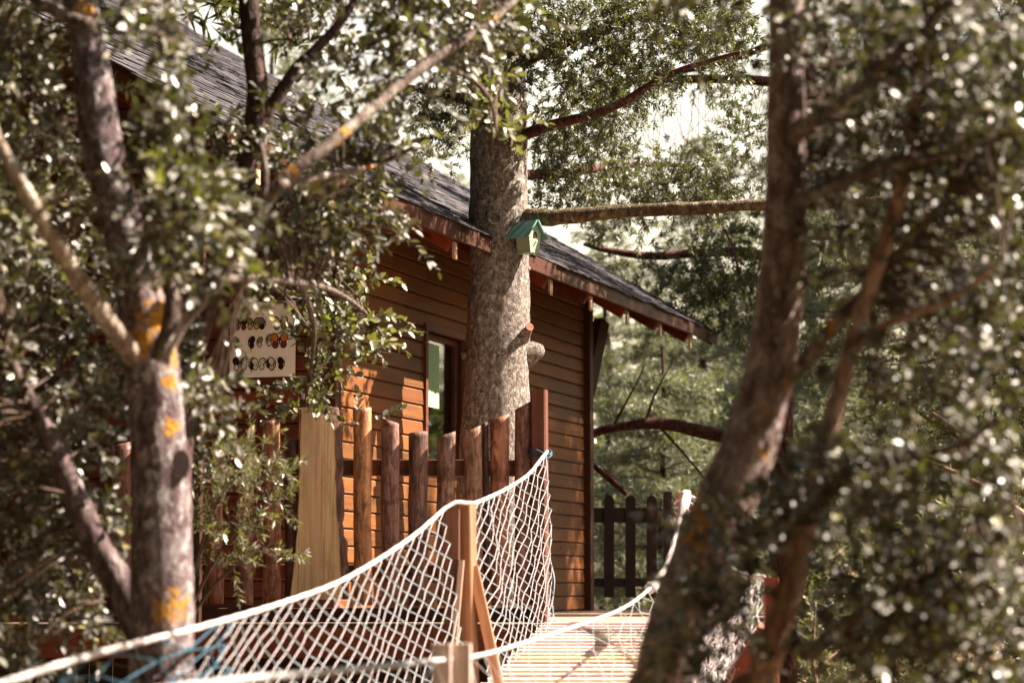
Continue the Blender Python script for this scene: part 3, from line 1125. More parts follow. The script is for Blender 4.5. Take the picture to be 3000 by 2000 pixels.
# px left, right, top, bottom, slant(+ = right side higher)
for a in ((603, 655, 1330, 1768, 10, (0.24, 0.085, 0.05)), (700, 742, 1262, 1772, 18, (0.28, 0.13, 0.095)), (768, 820, 1232, 1772, 4, (0.30, 0.115, 0.065)),
          (834, 872, 1290, 1760, 4, (0.085, 0.035, 0.02)),
          (1034, 1087, 1196, 1772, 2, (0.52, 0.245, 0.115)), (1118, 1171, 1233, 1772, -9, (0.27, 0.135, 0.105)), (1198, 1254, 1266, 1772, 3, (0.19, 0.095, 0.075)),
          (1281, 1334, 1272, 1772, 9, (0.30, 0.165, 0.115)), (1359, 1412, 1258, 1772, 13, (0.33, 0.175, 0.115)),
          (1435, 1490, 1222, 1772, 10, (0.36, 0.145, 0.085)), (1508, 1561, 1186, 1772, 14, (0.26, 0.125, 0.09))):
    picket(*a[:5], a[5], lean=random.uniform(-4, 4))
picket(1415, 1434, 1236, 1772, 0, (0.07, 0.03, 0.02), dome=6)
picket(520, 560, 1300, 1768, 6, (0.2, 0.08, 0.05))
picket(430, 480, 1280, 1768, -6, (0.24, 0.1, 0.06))
picket(330, 385, 1300, 1768, 6, (0.22, 0.09, 0.06))


# pale wide slab with waney bark edge
def slab():
    Y = FY - 0.02
    left = [(1755, 852), (1700, 858), (1600, 870), (1500, 876), (1400, 879), (1300, 881), (1250, 884), (1193, 886)]
    right = [(1755, 1008), (1700, 1003), (1600, 999), (1540, 996), (1500, 990), (1400, 987), (1300, 985), (1250, 983), (1193, 974)]

    def side(lst, y):
        for (ya, xa), (yb, xb) in zip(lst, lst[1:]):
            if yb <= y <= ya:
                return xa + (xb - xa) * (ya - y) / (ya - yb)
        return lst[-1][1]
    base = P(930, 1755, Y)
    n = 30
    V, Fc = [], []
    bV, bF = [], []
    for i in range(n + 1):
        yv = 1755 + (1193 - 1755) * i / n
        xl = side(left, yv) + 2.0 * mnoise.noise(Vector((i * .4, 1, 2)))
        xr = side(right, yv) + 3.0 * mnoise.noise(Vector((i * .5, 5, 2)))
        a, b = P(xl, yv, Y), P(xr, yv, Y)
        h = a.z - base.z
        ax, bx = a.x - base.x, b.x - base.x
        V += [(h, -ax, 0.03), (h, -bx, 0.03), (h, -bx - .02, -0.03), (h, -ax + .02, -0.03)]
        wdt = 0.03 + 0.018 * mnoise.noise(Vector((i * .35, 9, 4))) - (0.02 if 0.30 < i / n < 0.42 else 0)
        bV += [(h, -bx + 0.004, 0.034), (h, -bx - max(wdt, .006), 0.018), (h, -bx - max(wdt, .006) - .012, -0.034), (h, -bx, -0.03)]
    for arr, q in ((Fc, 0), (bF, 1)):
        for i in range(n):
            for k in range(4):
                a, b = i * 4 + k, i * 4 + (k + 1) % 4
                arr.append((a, b, b + 4, a + 4))
        arr.append((3, 2, 1, 0))
        arr.append((n * 4, n * 4 + 1, n * 4 + 2, n * 4 + 3))
    # local x up, y to the viewer's left, z to the viewer
    M = Matrix(((0, -1, 0, base.x), (0, 0, -1, Y), (1, 0, 0, base.z), (0, 0, 0, 1)))
    m = MB()
    m.add(V, Fc)
    so = put('slab', m.mesh('slab'), M_SLAB, fence, M, (0.66, 0.45, 0.265), label='wide pale tan plank with wavy bark edge, flaring at its foot')
    m = MB()
    m.add(bV, bF)
    put('bark_edge', m.mesh('bark_edge'), M_LOG, so, M, (0.15, 0.07, 0.05))


slab()
beam('deck_shade_strip', (-6.4, FY + 0.03, DECK_Z + 0.05), (0.17, FY + 0.03, DECK_Z + 0.05), 0.03, 0.095, M_WOOD, fence, (0.05, 0.018, 0.01))  # dark strip added where the deck behind the pickets lies in shade
for (y0, hh) in ((1367, 0.11), (1672, 0.10)):
    a, b = P(300, y0, FY + 0.09), P(1580, y0 + 4, FY + 0.09)
    beam('rail', a, b, 0.04, hh, M_WOOD, fence, (0.10, 0.04, 0.022))
ep0, ep1 = P(1584, 1850, FY - 0.03), P(1580, 1142, FY - 0.03)
ep0.y = ep1.y = FY - 0.03
beam('end_post', ep0, ep1, 0.10, 0.105, M_WOOD, fence, (0.15, 0.055, 0.035), up=(-0.2, -1, 0), c=0.01, label='tall square end post beside the rope bridge')
# metal bracket on the rail
bp0 = P(1422, 1378, FY - 0.0)
m = MB()
m.box((-0.016, -0.05, -0.024), (0.016, -0.044, 0.024))
m.box((-0.016, -0.05, 0.018), (0.016, 0.0, 0.024))
put('bracket', m.mesh('bracket'), M_METAL, fence, Matrix.Translation(bp0 + Vector((0, 0.06, 0))))

# ------------------------------------------------------------------ gate
GY = 25.9
gate = thing('picket_gate', 'low dark brown picket gate past the cabin corner', 'gate', (P(1820, 1750, GY).x, GY, DECK_Z))
GC = (0.032, 0.012, 0.008)
for (x0, x1) in ((1713, 1736), (1769, 1799), (1832, 1862), (1894, 1924)):
    a, b = P((x0 + x1) / 2, 1749, GY), P((x0 + x1) / 2, 1450, GY)
    w = (x1 - x0) * GY / F
    h = b.z - a.z
    out = [(-w / 2, 0), (w / 2, 0), (w / 2, h - w / 2)] + [(w / 2 * math.cos(t), h - w / 2 + w / 2 * math.sin(t)) for t in [math.pi * i / 8 for i in range(1, 8)]] + [(-w / 2, h - w / 2)]
    m = MB()
    m.prism([(z, x, -0.011) for x, z in out], (0, 0, 0), (0, 0, 0.022))
    M, L = frame_m(a, b, (0, -1, 0))
    put('picket', m.mesh('picket'), M_WOOD, gate, M, GC)
for (y0, y1) in ((1486, 1530), (1693, 1717)):
    a, b = P(1706, (y0 + y1) / 2, GY + 0.03), P(1926, (y0 + y1) / 2, GY + 0.03)
    beam('rail', a, b, 0.03, (y1 - y0) * GY / F, M_WOOD, gate, GC)
beam('gate_post', P(1704, 1800, GY + .05), P(1704, 1440, GY + .05), 0.09, 0.09, M_WOOD, gate, GC)
beam('gate_post', P(1955, 1800, GY + .05), P(1955, 1440, GY + .05), 0.09, 0.09, M_WOOD, gate, (0.05, 0.025, 0.02))

# ------------------------------------------------------------------ rope bridge
bridge = thing('rope_bridge', 'sagging plank bridge with white rope handrails and white and blue netting sides', 'bridge', (0.6, 15.8, DECK_Z))


def lerp_path(pts, Y):
    for (a, b) in zip(pts, pts[1:]):
        if (a.y - Y) * (b.y - Y) <= 0 and abs(a.y - b.y) > 1e-6:
            return a.lerp(b, (a.y - Y) / (a.y - b.y))
    return pts[-1].copy()


DL, _ = smooth_path([Vector((0.26, 15.8, DECK_Z)), Vector((-0.10, 13.6, DECK_Z - .28)), Vector((-0.75, 11.3, DECK_Z - .72)), Vector((-1.75, 9.0, DECK_Z - 1.15)), Vector((-3.2, 6.0, DECK_Z - 1.5))], [1] * 5, 0.1)
DR, _ = smooth_path([Vector((1.22, 15.8, DECK_Z)), Vector((0.95, 13.6, DECK_Z - .28)), Vector((0.45, 11.3, DECK_Z - .72)), Vector((-0.25, 9.0, DECK_Z - 1.15)), Vector((-1.5, 6.0, DECK_Z - 1.5))], [1] * 5, 0.1)
Y = 15.74
while Y > 6.2:
    a, b = lerp_path(DL, Y), lerp_path(DR, Y)
    d = (b - a).normalized()
    beam('deck_plank', a - d * random.uniform(.02, .06), b + d * random.uniform(.02, .07), 0.128, 0.03, M_DECK, bridge,
         tuple(c * random.uniform(.82, 1.12) for c in (0.60, 0.50, 0.42)), c=0.004)
    Y -= 0.136
for Dp in (DL, DR):
    pth, rr = smooth_path([p - Vector((0, 0, 0.05)) + Vector((0.08 if Dp is DL else -0.08, 0, 0)) for p in Dp[::8]], [0.035] * len(Dp[::8]), 0.2)
    V, polys = tube_arrays(pth, rr, 8)
    put('carrying_cable', mesh_np('carrying_cable', V, polys, True), M_DARKB, bridge, Matrix.Identity(4))

LR_pts = [P(1603, 1322, 15.98), P(1585, 1345, 15.8), P(1545, 1392, 15.4), P(1475, 1436, 14.6), P(1400, 1470, 13.6), P(1376, 1473, 13.24), P(1335, 1471, 13.13), P(1306, 1487, 13.12), P(1200, 1577, 12.5), P(1020, 1690, 11.5), P(850, 1757, 10.7), P(600, 1832, 9.4), P(300, 1908, 8.3), P(0, 2003, 7.4), P(-300, 2110, 6.8)]
RR_pts = [P(2010, 1446, 15.75), P(1990, 1560, 15.4), P(1955, 1668, 14.9), P(1905, 1722, 14.3), P(1840, 1772, 13.6), P(1750, 1812, 12.8), P(1500, 1893, 11.0), P(1390, 1922, 10.0), P(1320, 1930, 9.15), P(1000, 1962, 7.8), P(700, 1990, 6.9), P(300, 2045, 6.2)]


def rope(name, pts, r, parent, mat=M_ROPE):
    path, rr = smooth_path(pts, [r] * len(pts), 0.035)
    # laid strands: bulges winding along the rope
    V, polys = tube_arrays(path, rr, 10, 0.0)
    n = len(path)
    for i in range(n):
        c = np.array(path[i])
        for kk in range(10):
            f = 1 + 0.10 * math.cos(3 * (2 * math.pi * kk / 10) - i * 1.1) + 0.08 * mnoise.noise(Vector((i * .25, kk * .4, 7)))
            V[i * 10 + kk] = c + (V[i * 10 + kk] - c) * f
    return put(name, mesh_np(name, V, polys, True), mat, parent, Matrix.Identity(4)), path


_, LR = rope('hand_rope', LR_pts, 0.0112, bridge)
M_ROPEG = plain_mat('greyed_rope', (0.34, 0.35, 0.35), 0.85, 0.25, 50, 0.2, 0.5)
_, RR = rope('hand_rope', RR_pts, 0.0105, bridge, M_ROPEG)
# thick wrapped length of the right rope by its post
_, _ = rope('rope_wrap', RR_pts[:4], 0.034, bridge)


def net(name, top, bot, n, rows, r, mats, knots=None, jit=0.004, skew=0.0, billow=0.035, kr=1.9):
    """diamond mesh hung between two polylines given at matching parameters; n columns, rows half-rows"""
    ct = np.array([tuple(p) for p in top])
    cb = np.array([tuple(p) for p in bot])
    d = np.concatenate([[0], np.cumsum(np.linalg.norm(np.diff(ct, axis=0), axis=1))])
    d /= d[-1]

    def at(c, f):
        return np.array([np.interp(f, d, c[:, q]) for q in range(3)])
    nodes = {}
    rs_ = random.Random(n * 31 + rows)
    for j in range(rows + 1):
        v = j / rows
        for i in range(n + 1):
            f = (i + (0.5 if j % 2 else 0.0)) / n
            if f > 1.0:
                continue
            g = min(1.0, max(0.0, f + skew * v * (1 - v)))
            p = at(ct, g) * (1 - v) + at(cb, g) * v
            bl = billow * math.sin(math.pi * v) * mnoise.noise(Vector((f * 7, v * 1.5, n)))
            cl_ = 0.6 * jit if j else 0.0
            p = p + np.array([bl + rs_.gauss(0, jit), bl * .5 + rs_.gauss(0, jit), rs_.gauss(0, cl_) + 0.014 * mnoise.noise(Vector((f * 4, v * 3, n + 9))) * (1 if j else 0)])
            nodes[(i, j)] = p
    segs = ([], [])
    for (i, j), p in nodes.items():
        o = 1 if j % 2 else 0
        for q, t in enumerate((i - 1 + o, i + o)):
            if (t, j + 1) in nodes:
                segs[q].append((p, nodes[(t, j + 1)]))
    for q, mt in enumerate(mats):
        if segs[q]:
            rr = r * (0.85 if q == 0 else 0.95)
            V, qd = segs_arrays([a for a, _ in segs[q]], [b for _, b in segs[q]], rr, rr, 5)
            put(name, mesh_np(name, V, [qd], True), mt, bridge, Matrix.Identity(4), kind='stuff')
    if knots:
        c = np.array(list(nodes.values()))
        V, q = segs_arrays(c - np.array([[0, 0, r * kr]]), c + np.array([[0, 0, r * kr]]), r * kr, r * kr * .7, 6)
        put('knots', mesh_np('knots', V, [q], True), knots, bridge, Matrix.Identity(4), kind='stuff')


M_NETM = plain_mat('pale_blue_twine', (0.32, 0.40, 0.43), 0.75, 0.2, 40, 0.2)


def part_of(path, y0, y1):
    return [p for p in path if y1 <= p.y <= y0]


def under(path, D, dx=0.0, dz=0.0, ymin=0.0):
    return [lerp_path(D, min(max(p.y, 6.1), 15.79)) + Vector((dx, 0, dz)) for p in path]


LA = part_of(LR, 15.95, 13.35)
LB = part_of(LR, 13.12, 9.5)
LC = part_of(LR, 9.9, 6.8)
net('net', LA, under(LA, DL, 0.02), 11, 24, 0.0022, (M_NETM, M_NETW), M_NETB, kr=2.3)
net('net', LB, under(LB, DL, 0.02), 20, 23, 0.0022, (M_NETM, M_NETW), M_NETB, skew=0.10, kr=2.2)
net('net', LC, [p + Vector((0.10, 0.05, -0.42)) for p in LC], 6, 9, 0.0036, (M_NETB, M_NETB), M_NETB, jit=0.03, skew=0.25, kr=2.4)
edge = [LA[0]] + [under(LA, DL, 0.02)[0].lerp(LA[0], 1 - t) + Vector((0.012 * math.sin(t * 19), 0, 0)) for t in (0.15, 0.3, 0.45, 0.6, 0.75, 0.9, 1.0)]
rope('edge_cord', edge, 0.0042, bridge, M_NETM)
RA = part_of(RR, 15.6, 10.0)
RB = part_of(RR, 10.0, 6.2)
net('net', RA, under(RA, DR), 17, 8, 0.0019, (M_ROPEG, M_ROPEG), None, jit=0.015)
net('net', RB, under(RB, DR), 10, 10, 0.0019, (M_NETW, M_NETM), None, jit=0.015)
# closely bunched net to the right of the bridge mouth
RO, _ = smooth_path([P(2035, 1470, 15.6), P(2085, 1600, 14.6), P(2160, 1675, 13.6), P(2238, 1690, 12.6)], [1] * 4, 0.1)
ROb, _ = smooth_path([P(2020, 1930, 15.4), P(2030, 2040, 14.4), P(2045, 2110, 13.4), P(2075, 2190, 12.5)], [1] * 4, 0.1)
ROb = [ROb[min(int(i * len(ROb) / len(RO)), len(ROb) - 1)] for i in range(len(RO))]
net('net', RO, ROb, 40, 22, 0.0026, (M_NETW, M_NETW), None, jit=0.012)
net('net', [p + Vector((.04, .04, 0)) for p in RO], [p + Vector((.05, .05, 0)) for p in ROb], 26, 18, 0.0024, (M_NETB, M_NETW), None, jit=0.014)
rope('hand_rope', RO, 0.012, bridge)

# posts of the bridge
PC = (0.30, 0.145, 0.085)


def vpost(x, ytop, Y, w, d, zbot, col, name='bridge_post', lean=0.0, mat=M_WOOD, label=None, turn=0.0):
    t = P(x, ytop, Y)
    return beam(name, (t.x + lean, Y, zbot), t, w, d, mat, bridge, col, up=(-math.sin(turn), -math.cos(turn), 0), c=0.006, label=label)


zb = CAM_Z - 2.2
vpost(1325, 1473, 13.2, 0.084, 0.09, zb, (0.17, 0.075, 0.045))
vpost(1366, 1474, 13.26, 0.085, 0.075, zb, (0.30, 0.165, 0.095), lean=0.05, turn=0.5)
beam('brace', P(1352, 1640, 13.14), P(1318, 2030, 13.12), 0.032, 0.05, M_WOOD, bridge, (0.46, 0.33, 0.25), up=(0, -1, 0))
beam('brace', P(1386, 1660, 13.28), P(1478, 2080, 13.22), 0.060, 0.09, M_WOOD, bridge, (0.44, 0.22, 0.12), up=(0, -1, 0), label='slanting brace propping the middle bridge post')
vpost(1997, 1442, 15.85, 0.07, 0.08, DECK_Z - 0.5, (0.42, 0.16, 0.08))
vpost(2028, 1446, 15.9, 0.06, 0.08, DECK_Z - 0.5, (0.35, 0.12, 0.07))
vpost(2258, 1690, 12.5, 0.07, 0.08, zb, (0.28, 0.06, 0.035))
beam('brace', P(2240, 1840, 12.55), P(2110, 2050, 12.75), 0.07, 0.09, M_WOOD, bridge, (0.26, 0.06, 0.035), up=(0, -1, 0))
vpost(1294, 1884, 9.05, 0.075, 0.05, zb - .3, (0.66, 0.53, 0.48), mat=M_DECK)
vpost(1354, 1884, 9.07, 0.070, 0.05, zb - .3, (0.62, 0.49, 0.43), mat=M_DECK)
# rope wound round the right post head and the end post
for (c, rr, nn, r, mt) in ((P(2012, 1475, 15.86), 0.075, 4, 0.013, M_ROPE), (P(1582, 1322, FY - 0.03), 0.078, 2, 0.006, M_NETB)):
    for i in range(nn):
        cc = c + Vector((0, 0, -0.03 * i + random.uniform(-.01, .01)))
        pts = [cc + Vector((rr * math.cos(a), rr * .9 * math.sin(a), 0.02 * math.sin(a * 2 + i))) for a in [2 * math.pi * k / 10 for k in range(11)]]
        rope('rope_coil', pts, r, bridge, mt)
pts = [P(2018, 1452, 15.76), P(2060, 1475, 15.7), P(2068, 1500, 15.7), P(2040, 1545, 15.7), P(2020, 1570, 15.72)]
rope('rope_tail', pts, 0.014, bridge)
#FOLIAGE
# ------------------------------------------------------------------ foliage machinery
def leaf_template(folds=True, tipw=0.5, curl=0.08, fold=0.14):
    """unit leaf along +x, about 1 long and 1 wide (scaled later), folded along its midrib"""
    xs = [0.0, 0.14, 0.38, 0.66, 0.88, 1.0]
    ws = [0.0, 0.27, 0.48, 0.44, 0.20, 0.0]
    V, Fc = [], []
    mid, lf, rt = [], [], []
    for x, w in zip(xs, ws):
        mid.append(len(V))
        V.append((x, 0, -curl * x * x))
        if w > 0:
            lf.append(len(V))
            V.append((x, w, fold * w * 2 - curl * x * x))
            rt.append(len(V))
            V.append((x, -w, fold * w * 2 - curl * x * x))
        else:
            lf.append(mid[-1])
            rt.append(mid[-1])
    T = []
    for i in range(len(xs) - 1):
        for a, b, c, d in ((mid[i], mid[i + 1], lf[i + 1], lf[i]), (mid[i], rt[i], rt[i + 1], mid[i + 1])):
            q = []
            for z in (a, b, c, d):
                if z not in q:
                    q.append(z)
            if len(q) == 4:
                T += [(q[0], q[1], q[2]), (q[0], q[2], q[3])]
            else:
                T.append(tuple(q))
    return np.array(V), np.array(T)


def small_template(fold=0.12):
    V = np.array([(0, 0, 0), (0.45, 0.5, fold), (0.45, -0.5, fold), (1, 0, -0.05), (0.45, 0, 0)])
    T = np.array([(0, 4, 1), (4, 3, 1), (0, 2, 4), (2, 3, 4)])
    return V, T


def blade_template():
    V = np.array([(0, 0.5, 0), (0, -0.5, 0), (1, 0, 0.0)])
    return V, np.array([(0, 1, 2)])


LT_BIG, LT_SMALL, LT_BLADE = leaf_template(), small_template(), blade_template()


def unit(a):
    return a / (np.linalg.norm(a, axis=-1, keepdims=True) + 1e-9)


def leaf_frames(ax, nr):
    ax = unit(ax)
    bi = unit(np.cross(nr, ax))
    n = np.cross(ax, bi)
    return ax, bi, n


def leaves_mesh(name, pos, ax, nr, ln, wd, tpl):
    TV, TT = tpl
    ax, bi, n = leaf_frames(ax, nr)
    V = (pos[:, None, :] + ax[:, None, :] * (TV[None, :, 0:1] * ln[:, None, None])
         + bi[:, None, :] * (TV[None, :, 1:2] * wd[:, None, None]) + n[:, None, :] * (TV[None, :, 2:3] * wd[:, None, None]))
    T = TT[None] + (np.arange(len(pos)) * len(TV))[:, None, None]
    return mesh_np(name, V.reshape(-1, 3), [T.reshape(-1, 3)])


LEAF_MESH = {}


def unit_leaf(mat):
    if mat.name not in LEAF_MESH:
        V, T = LT_BIG
        me = mesh_np('leaf', V, [T])
        me.materials.append(mat)
        LEAF_MESH[mat.name] = me
    return LEAF_MESH[mat.name]


def project(p):
    """pixel (3000 frame) of world points (n,3)"""
    x, y, z = p[:, 0], p[:, 1], p[:, 2] - CAM_Z
    d = y * CP + z * SP
    return 1500 + F * x / d, 1000 - F * (z * CP - y * SP) / d


class Foliage:
    """collects sprays of leaves for one tree, then links them as parts"""

    def __init__(self, root, limbs, mat, ln=0.052, wr=0.55, per=13, twig=0.20, tpl=LT_BIG, parts=300, part_mat=None, part_name='leaf', name='leaves'):
        self.root, self.limbs, self.mat, self.ln, self.wr, self.per, self.tw = root, limbs, mat, ln, wr, per, twig
        self.tpl, self.parts, self.part_name, self.name = tpl, parts, part_name, name
        self.pos, self.ax, self.nr, self.L = [], [], [], []
        self.s0, self.s1, self.r0, self.r1 = [], [], [], []
        self.nodes = np.array([tuple(p) for l in limbs for p in l]) if limbs else None

    def sprays(self, roots, dirs, scale=1.0, droop=0.35, connect=True, jitter=0.55):
        n, m = len(roots), self.per
        if n == 0:
            return
        L = self.tw * scale * RNG.uniform(0.65, 1.3, n)
        t = np.linspace(0.12, 1.0, m)[None, :] + RNG.uniform(-0.03, 0.03, (n, m))
        dirs = unit(dirs)
        down = np.array([0, 0, -1.0])
        p = roots[:, None, :] + dirs[:, None, :] * (L[:, None] * t)[..., None] + down * (droop * L[:, None] * t ** 2)[..., None]
        td = unit(dirs[:, None, :] + down * (2 * droop * t)[..., None])
        ref = unit(RNG.normal(size=(n, 1, 3)))
        a = unit(np.cross(td, np.broadcast_to(ref, td.shape)))
        b = np.cross(td, a)
        ph = np.arange(m)[None, :] * 2.4 + RNG.uniform(0, 6.28, (n, 1)) + RNG.normal(0, .4, (n, m))
        rad = a * np.cos(ph)[..., None] + b * np.sin(ph)[..., None]
        sp_ = RNG.uniform(0.55, 1.25, (n, m))[..., None]
        sp_[:, -2:] *= 0.4
        ax = unit(td * np.cos(sp_) + rad * np.sin(sp_) + RNG.normal(0, .12, (n, m, 3)))
        nr = unit(np.array([0.32, -0.30, 0.80]) + RNG.normal(0, jitter, (n, m, 3)) + td * 0.2)
        l = self.ln * scale ** .5 * RNG.uniform(0.6, 1.2, (n, m))
        self.pos.append(p.reshape(-1, 3))
        self.ax.append(ax.reshape(-1, 3))
        self.nr.append(nr.reshape(-1, 3))
        self.L.append(l.ravel())
        # twig
        q = [roots]
        for tt in (0.5, 1.0):
            q.append(roots + dirs * (L * tt)[:, None] + down * (droop * L * tt * tt)[:, None])
        for i, (ra, rb) in enumerate(((0.0024, 0.0018), (0.0018, 0.001))):
            self.s0.append(q[i]); self.s1.append(q[i + 1]); self.r0.append(np.full(n, ra)); self.r1.append(np.full(n, rb))
        if connect and self.nodes is not None:
            for k in range(0, n, 400):
                rr = roots[k:k + 400]
                d2 = ((rr[:, None, :] - self.nodes[None]) ** 2).sum(-1)
                nn = self.nodes[d2.argmin(1)]
                ln = np.sqrt(d2.min(1))
                keep = (ln < 0.8) & (RNG.uniform(0, 1, len(ln)) < 0.6)
                rr, nn, ln = rr[keep], nn[keep], ln[keep]
                prev = nn
                for i in range(1, 5):
                    tt = i / 4
                    pt = nn + (rr - nn) * tt + np.array([0, 0, 1.0]) * (0.12 * ln * math.sin(math.pi * tt))[:, None] + RNG.normal(0, .008, rr.shape) * (i < 4)
                    self.s0.append(prev); self.s1.append(pt)
                    self.r0.append(np.full(len(rr), 0.0065 - 0.0011 * i)); self.r1.append(np.full(len(rr), 0.0065 - 0.0011 * (i + 1)))
                    prev = pt

    def blob(self, cx, cy, rx, ry, Y, dY, n, scale=1.0, droop=0.35, connect=True, gap=0.0, cluster=1, cs=0.12):
        """n sprays in an ellipsoid whose outline in the photograph (2352 px frame) is cx,cy,rx,ry"""
        pts = []
        c = Q(cx, cy, Y)
        m = 1.27551 * Y / F
        k = 0
        while len(pts) < n and k < n * 20:
            k += 1
            v = RNG.normal(size=3)
            v = v / np.linalg.norm(v) * RNG.uniform(0, 1) ** (1 / 2.2)
            p = np.array([c.x + v[0] * rx * m, c.y + v[1] * dY, c.z + v[2] * ry * m])
            if gap and mnoise.noise(Vector((p[0] * 3.1, p[1] * 2, p[2] * 3.1 + 5))) < gap - 0.5:
                continue
            pts.append(p)
        pts = np.array(pts)
        if cluster > 1:
            pts = np.repeat(pts[:max(1, n // cluster)], cluster, 0)
            pts = pts + RNG.normal(0, cs, pts.shape)
        out = unit(pts - np.array([c.x, c.y, c.z - 0.1]))
        d = out * 0.7 + RNG.normal(0, .6, pts.shape) + np.array([0, -0.1, 0.1])
        self.sprays(pts, d, scale, droop, connect)

    def finish(self):
        pos, ax, nr, L = (np.concatenate(z) for z in (self.pos, self.ax, self.nr, self.L))
        W = L * self.wr * RNG.uniform(0.85, 1.15, len(L))
        idx = np.arange(len(pos))
        if self.parts:
            px, py = project(pos)
            vis = (px > 0) & (px < 3000) & (py > 0) & (py < 2000)
            score = np.where(vis, L / pos[:, 1] * RNG.uniform(0.6, 1.0, len(L)), 0)
            top = np.argsort(-score)[:self.parts]
            top = top[score[top] > 0]
            a, b, n = leaf_frames(ax[top], nr[top])
            me = unit_leaf(self.mat)
            for i, q in enumerate(top):
                M = Matrix(((a[i, 0] * L[q], b[i, 0] * W[q], n[i, 0] * W[q], pos[q, 0]), (a[i, 1] * L[q], b[i, 1] * W[q], n[i, 1] * W[q], pos[q, 1]), (a[i, 2] * L[q], b[i, 2] * W[q], n[i, 2] * W[q], pos[q, 2]), (0, 0, 0, 1)))
                put(self.part_name, me, None, self.root, M)
            idx = np.setdiff1d(idx, top)
        me = leaves_mesh(self.name, pos[idx], ax[idx], nr[idx], L[idx], W[idx], self.tpl)
        put(self.name, me, self.mat, self.root, Matrix.Identity(4), kind='stuff')
        s0, s1, r0, r1 = (np.concatenate(z) for z in (self.s0, self.s1, self.r0, self.r1))
        V, q = segs_arrays(s0, s1, r0, r1, 4)
        put('twigs', mesh_np('twigs', V, [q], True), M_TWIG, self.root, Matrix.Identity(4), kind='stuff')


def pxlimb(name, pts, Yf, mat, root, **kw):
    """pts: (x, y, width_px[, Y]) in the 2352 px frame"""
    P_, R_ = [], []
    for p in pts:
        Y = p[3] if len(p) > 3 else Yf
        P_.append(Q(p[0], p[1], Y))
        R_.append(p[2] / 2 * 1.27551 * Y / F)
    if kw.pop('ground', False):
        g = P_[0].copy()
        g.z = ground_z(g.x, g.y) - 0.2
        P_.insert(0, g)
        R_.insert(0, R_[0] * 1.35)
    return limb(name, P_, R_, mat, root, **kw)


# ------------------------------------------------------------------ left oak
LY = 9.6
b0 = Q(372, 1568, LY)
oak1 = thing('oak_tree', 'lichen-spotted oak with grey trunk forking low, in front of the cabin porch', 'tree', (b0.x, LY, ground_z(b0.x, LY)))


def spots_for(base, lst, Y, front=0.07):
    out = []
    for (x, y, r) in lst:
        p = Q(x, y, Y) + Vector((0, -front, 0))
        out.append((p.x - base.x, p.y - base.y, p.z - base.z, r))
    return out


tb = Q(372, 1700, LY)
tb.z = ground_z(tb.x, LY) - 0.2
SPOTS = spots_for(tb, [(345, 792, 0.055), (372, 740, 0.087), (392, 790, 0.074), (395, 1395, 0.064), (385, 1425, 0.049), (402, 980, 0.037), (342, 1050, 0.025), (393, 885, 0.030), (210, 35, 0.037), (372, 1290, 0.014)], LY)
M_OAK1 = bark_mat('spotted_oak_bark', [(0.035, 0.02, 0.02), (0.135, 0.097, 0.10), (0.30, 0.275, 0.285)], pale=((0.36, 0.36, 0.36), 24.0, 0.545), scale=24, spots=SPOTS, crack=0.35)
o, t1, _ = pxlimb('trunk', [(372, 1700, 160), (370, 1568, 152), (370, 1400, 146), (372, 1250, 138), (368, 1100, 130), (358, 950, 124), (348, 840, 128), (335, 740, 116), (305, 620, 100), (270, 480, 98), (235, 340, 96), (212, 180, 88), (190, 40, 80), (165, -120, 70), (120, -420, 52), (60, -800, 25)],
                  LY, M_OAK1, oak1, ground=True, sides=32, step=0.03, rough=0.06, nscale=8, ridge=0.003)
limbs1 = [t1]


def br(root, lims, pts, Y, mat=M_OAKB, **kw):
    kw.setdefault('sides', 12)
    kw.setdefault('step', 0.04)
    kw.setdefault('rough', 0.12)
    o, p, _ = pxlimb('branch', pts, Y, mat, root, **kw)
    lims.append(p)
    return p


br(oak1, limbs1, [(362, 850, 50), (395, 770, 48), (430, 718, 44), (500, 640, 40), (562, 540, 36), (640, 425, 32), (760, 330, 29, 9.7), (900, 212, 26, 10.1), (985, 145, 24, 10.3), (1110, 62, 20, 10.6), (1210, -20, 14, 10.9)], LY, rough=0.1)
br(oak1, limbs1, [(330, 850, 54), (265, 762, 46, 9.4), (180, 640, 43, 9.1), (100, 510, 39, 8.9), (35, 400, 35, 8.8), (-20, 290, 32, 8.8), (-80, 150, 30, 8.8), (-120, 0, 18, 8.8)], LY, mat=M_LITLICHB, rough=0.14)
br(oak1, limbs1, [(365, 830, 50), (388, 760, 44), (396, 690, 38), (388, 620, 22), (380, 520, 14), (400, 420, 10)], 9.25, mat=M_OAKB)
br(oak1, limbs1, [(215, 60, 34), (165, 45, 34), (110, 15, 30), (40, -30, 26), (-60, -90, 18)], 9.4)
br(oak1, limbs1, [(340, 1480, 90), (305, 1400, 78), (262, 1320, 72), (225, 1260, 66), (180, 1160, 62), (150, 1090, 56), (110, 1000, 46), (60, 900, 34), (10, 800, 22)], 9.8, mat=M_OAK)
br(oak1, limbs1, [(560, 540, 26), (600, 470, 20), (610, 400, 16), (600, 330, 10)], 9.5)
br(oak1, limbs1, [(640, 425, 22), (760, 400, 18, 10.3), (860, 380, 14, 11.3), (950, 340, 10, 11.0)], 9.5)
br(oak1, limbs1, [(500, 640, 22), (590, 640, 20, 10.5), (690, 650, 16, 11.4), (770, 670, 13, 13.2), (840, 720, 10, 14.2), (890, 790, 5, 14.6)], 9.5)
br(oak1, limbs1, [(690, 650, 12, 11.4), (720, 740, 12, 13.0), (715, 840, 9, 14.3), (700, 930, 6, 14.8)], 11.4)
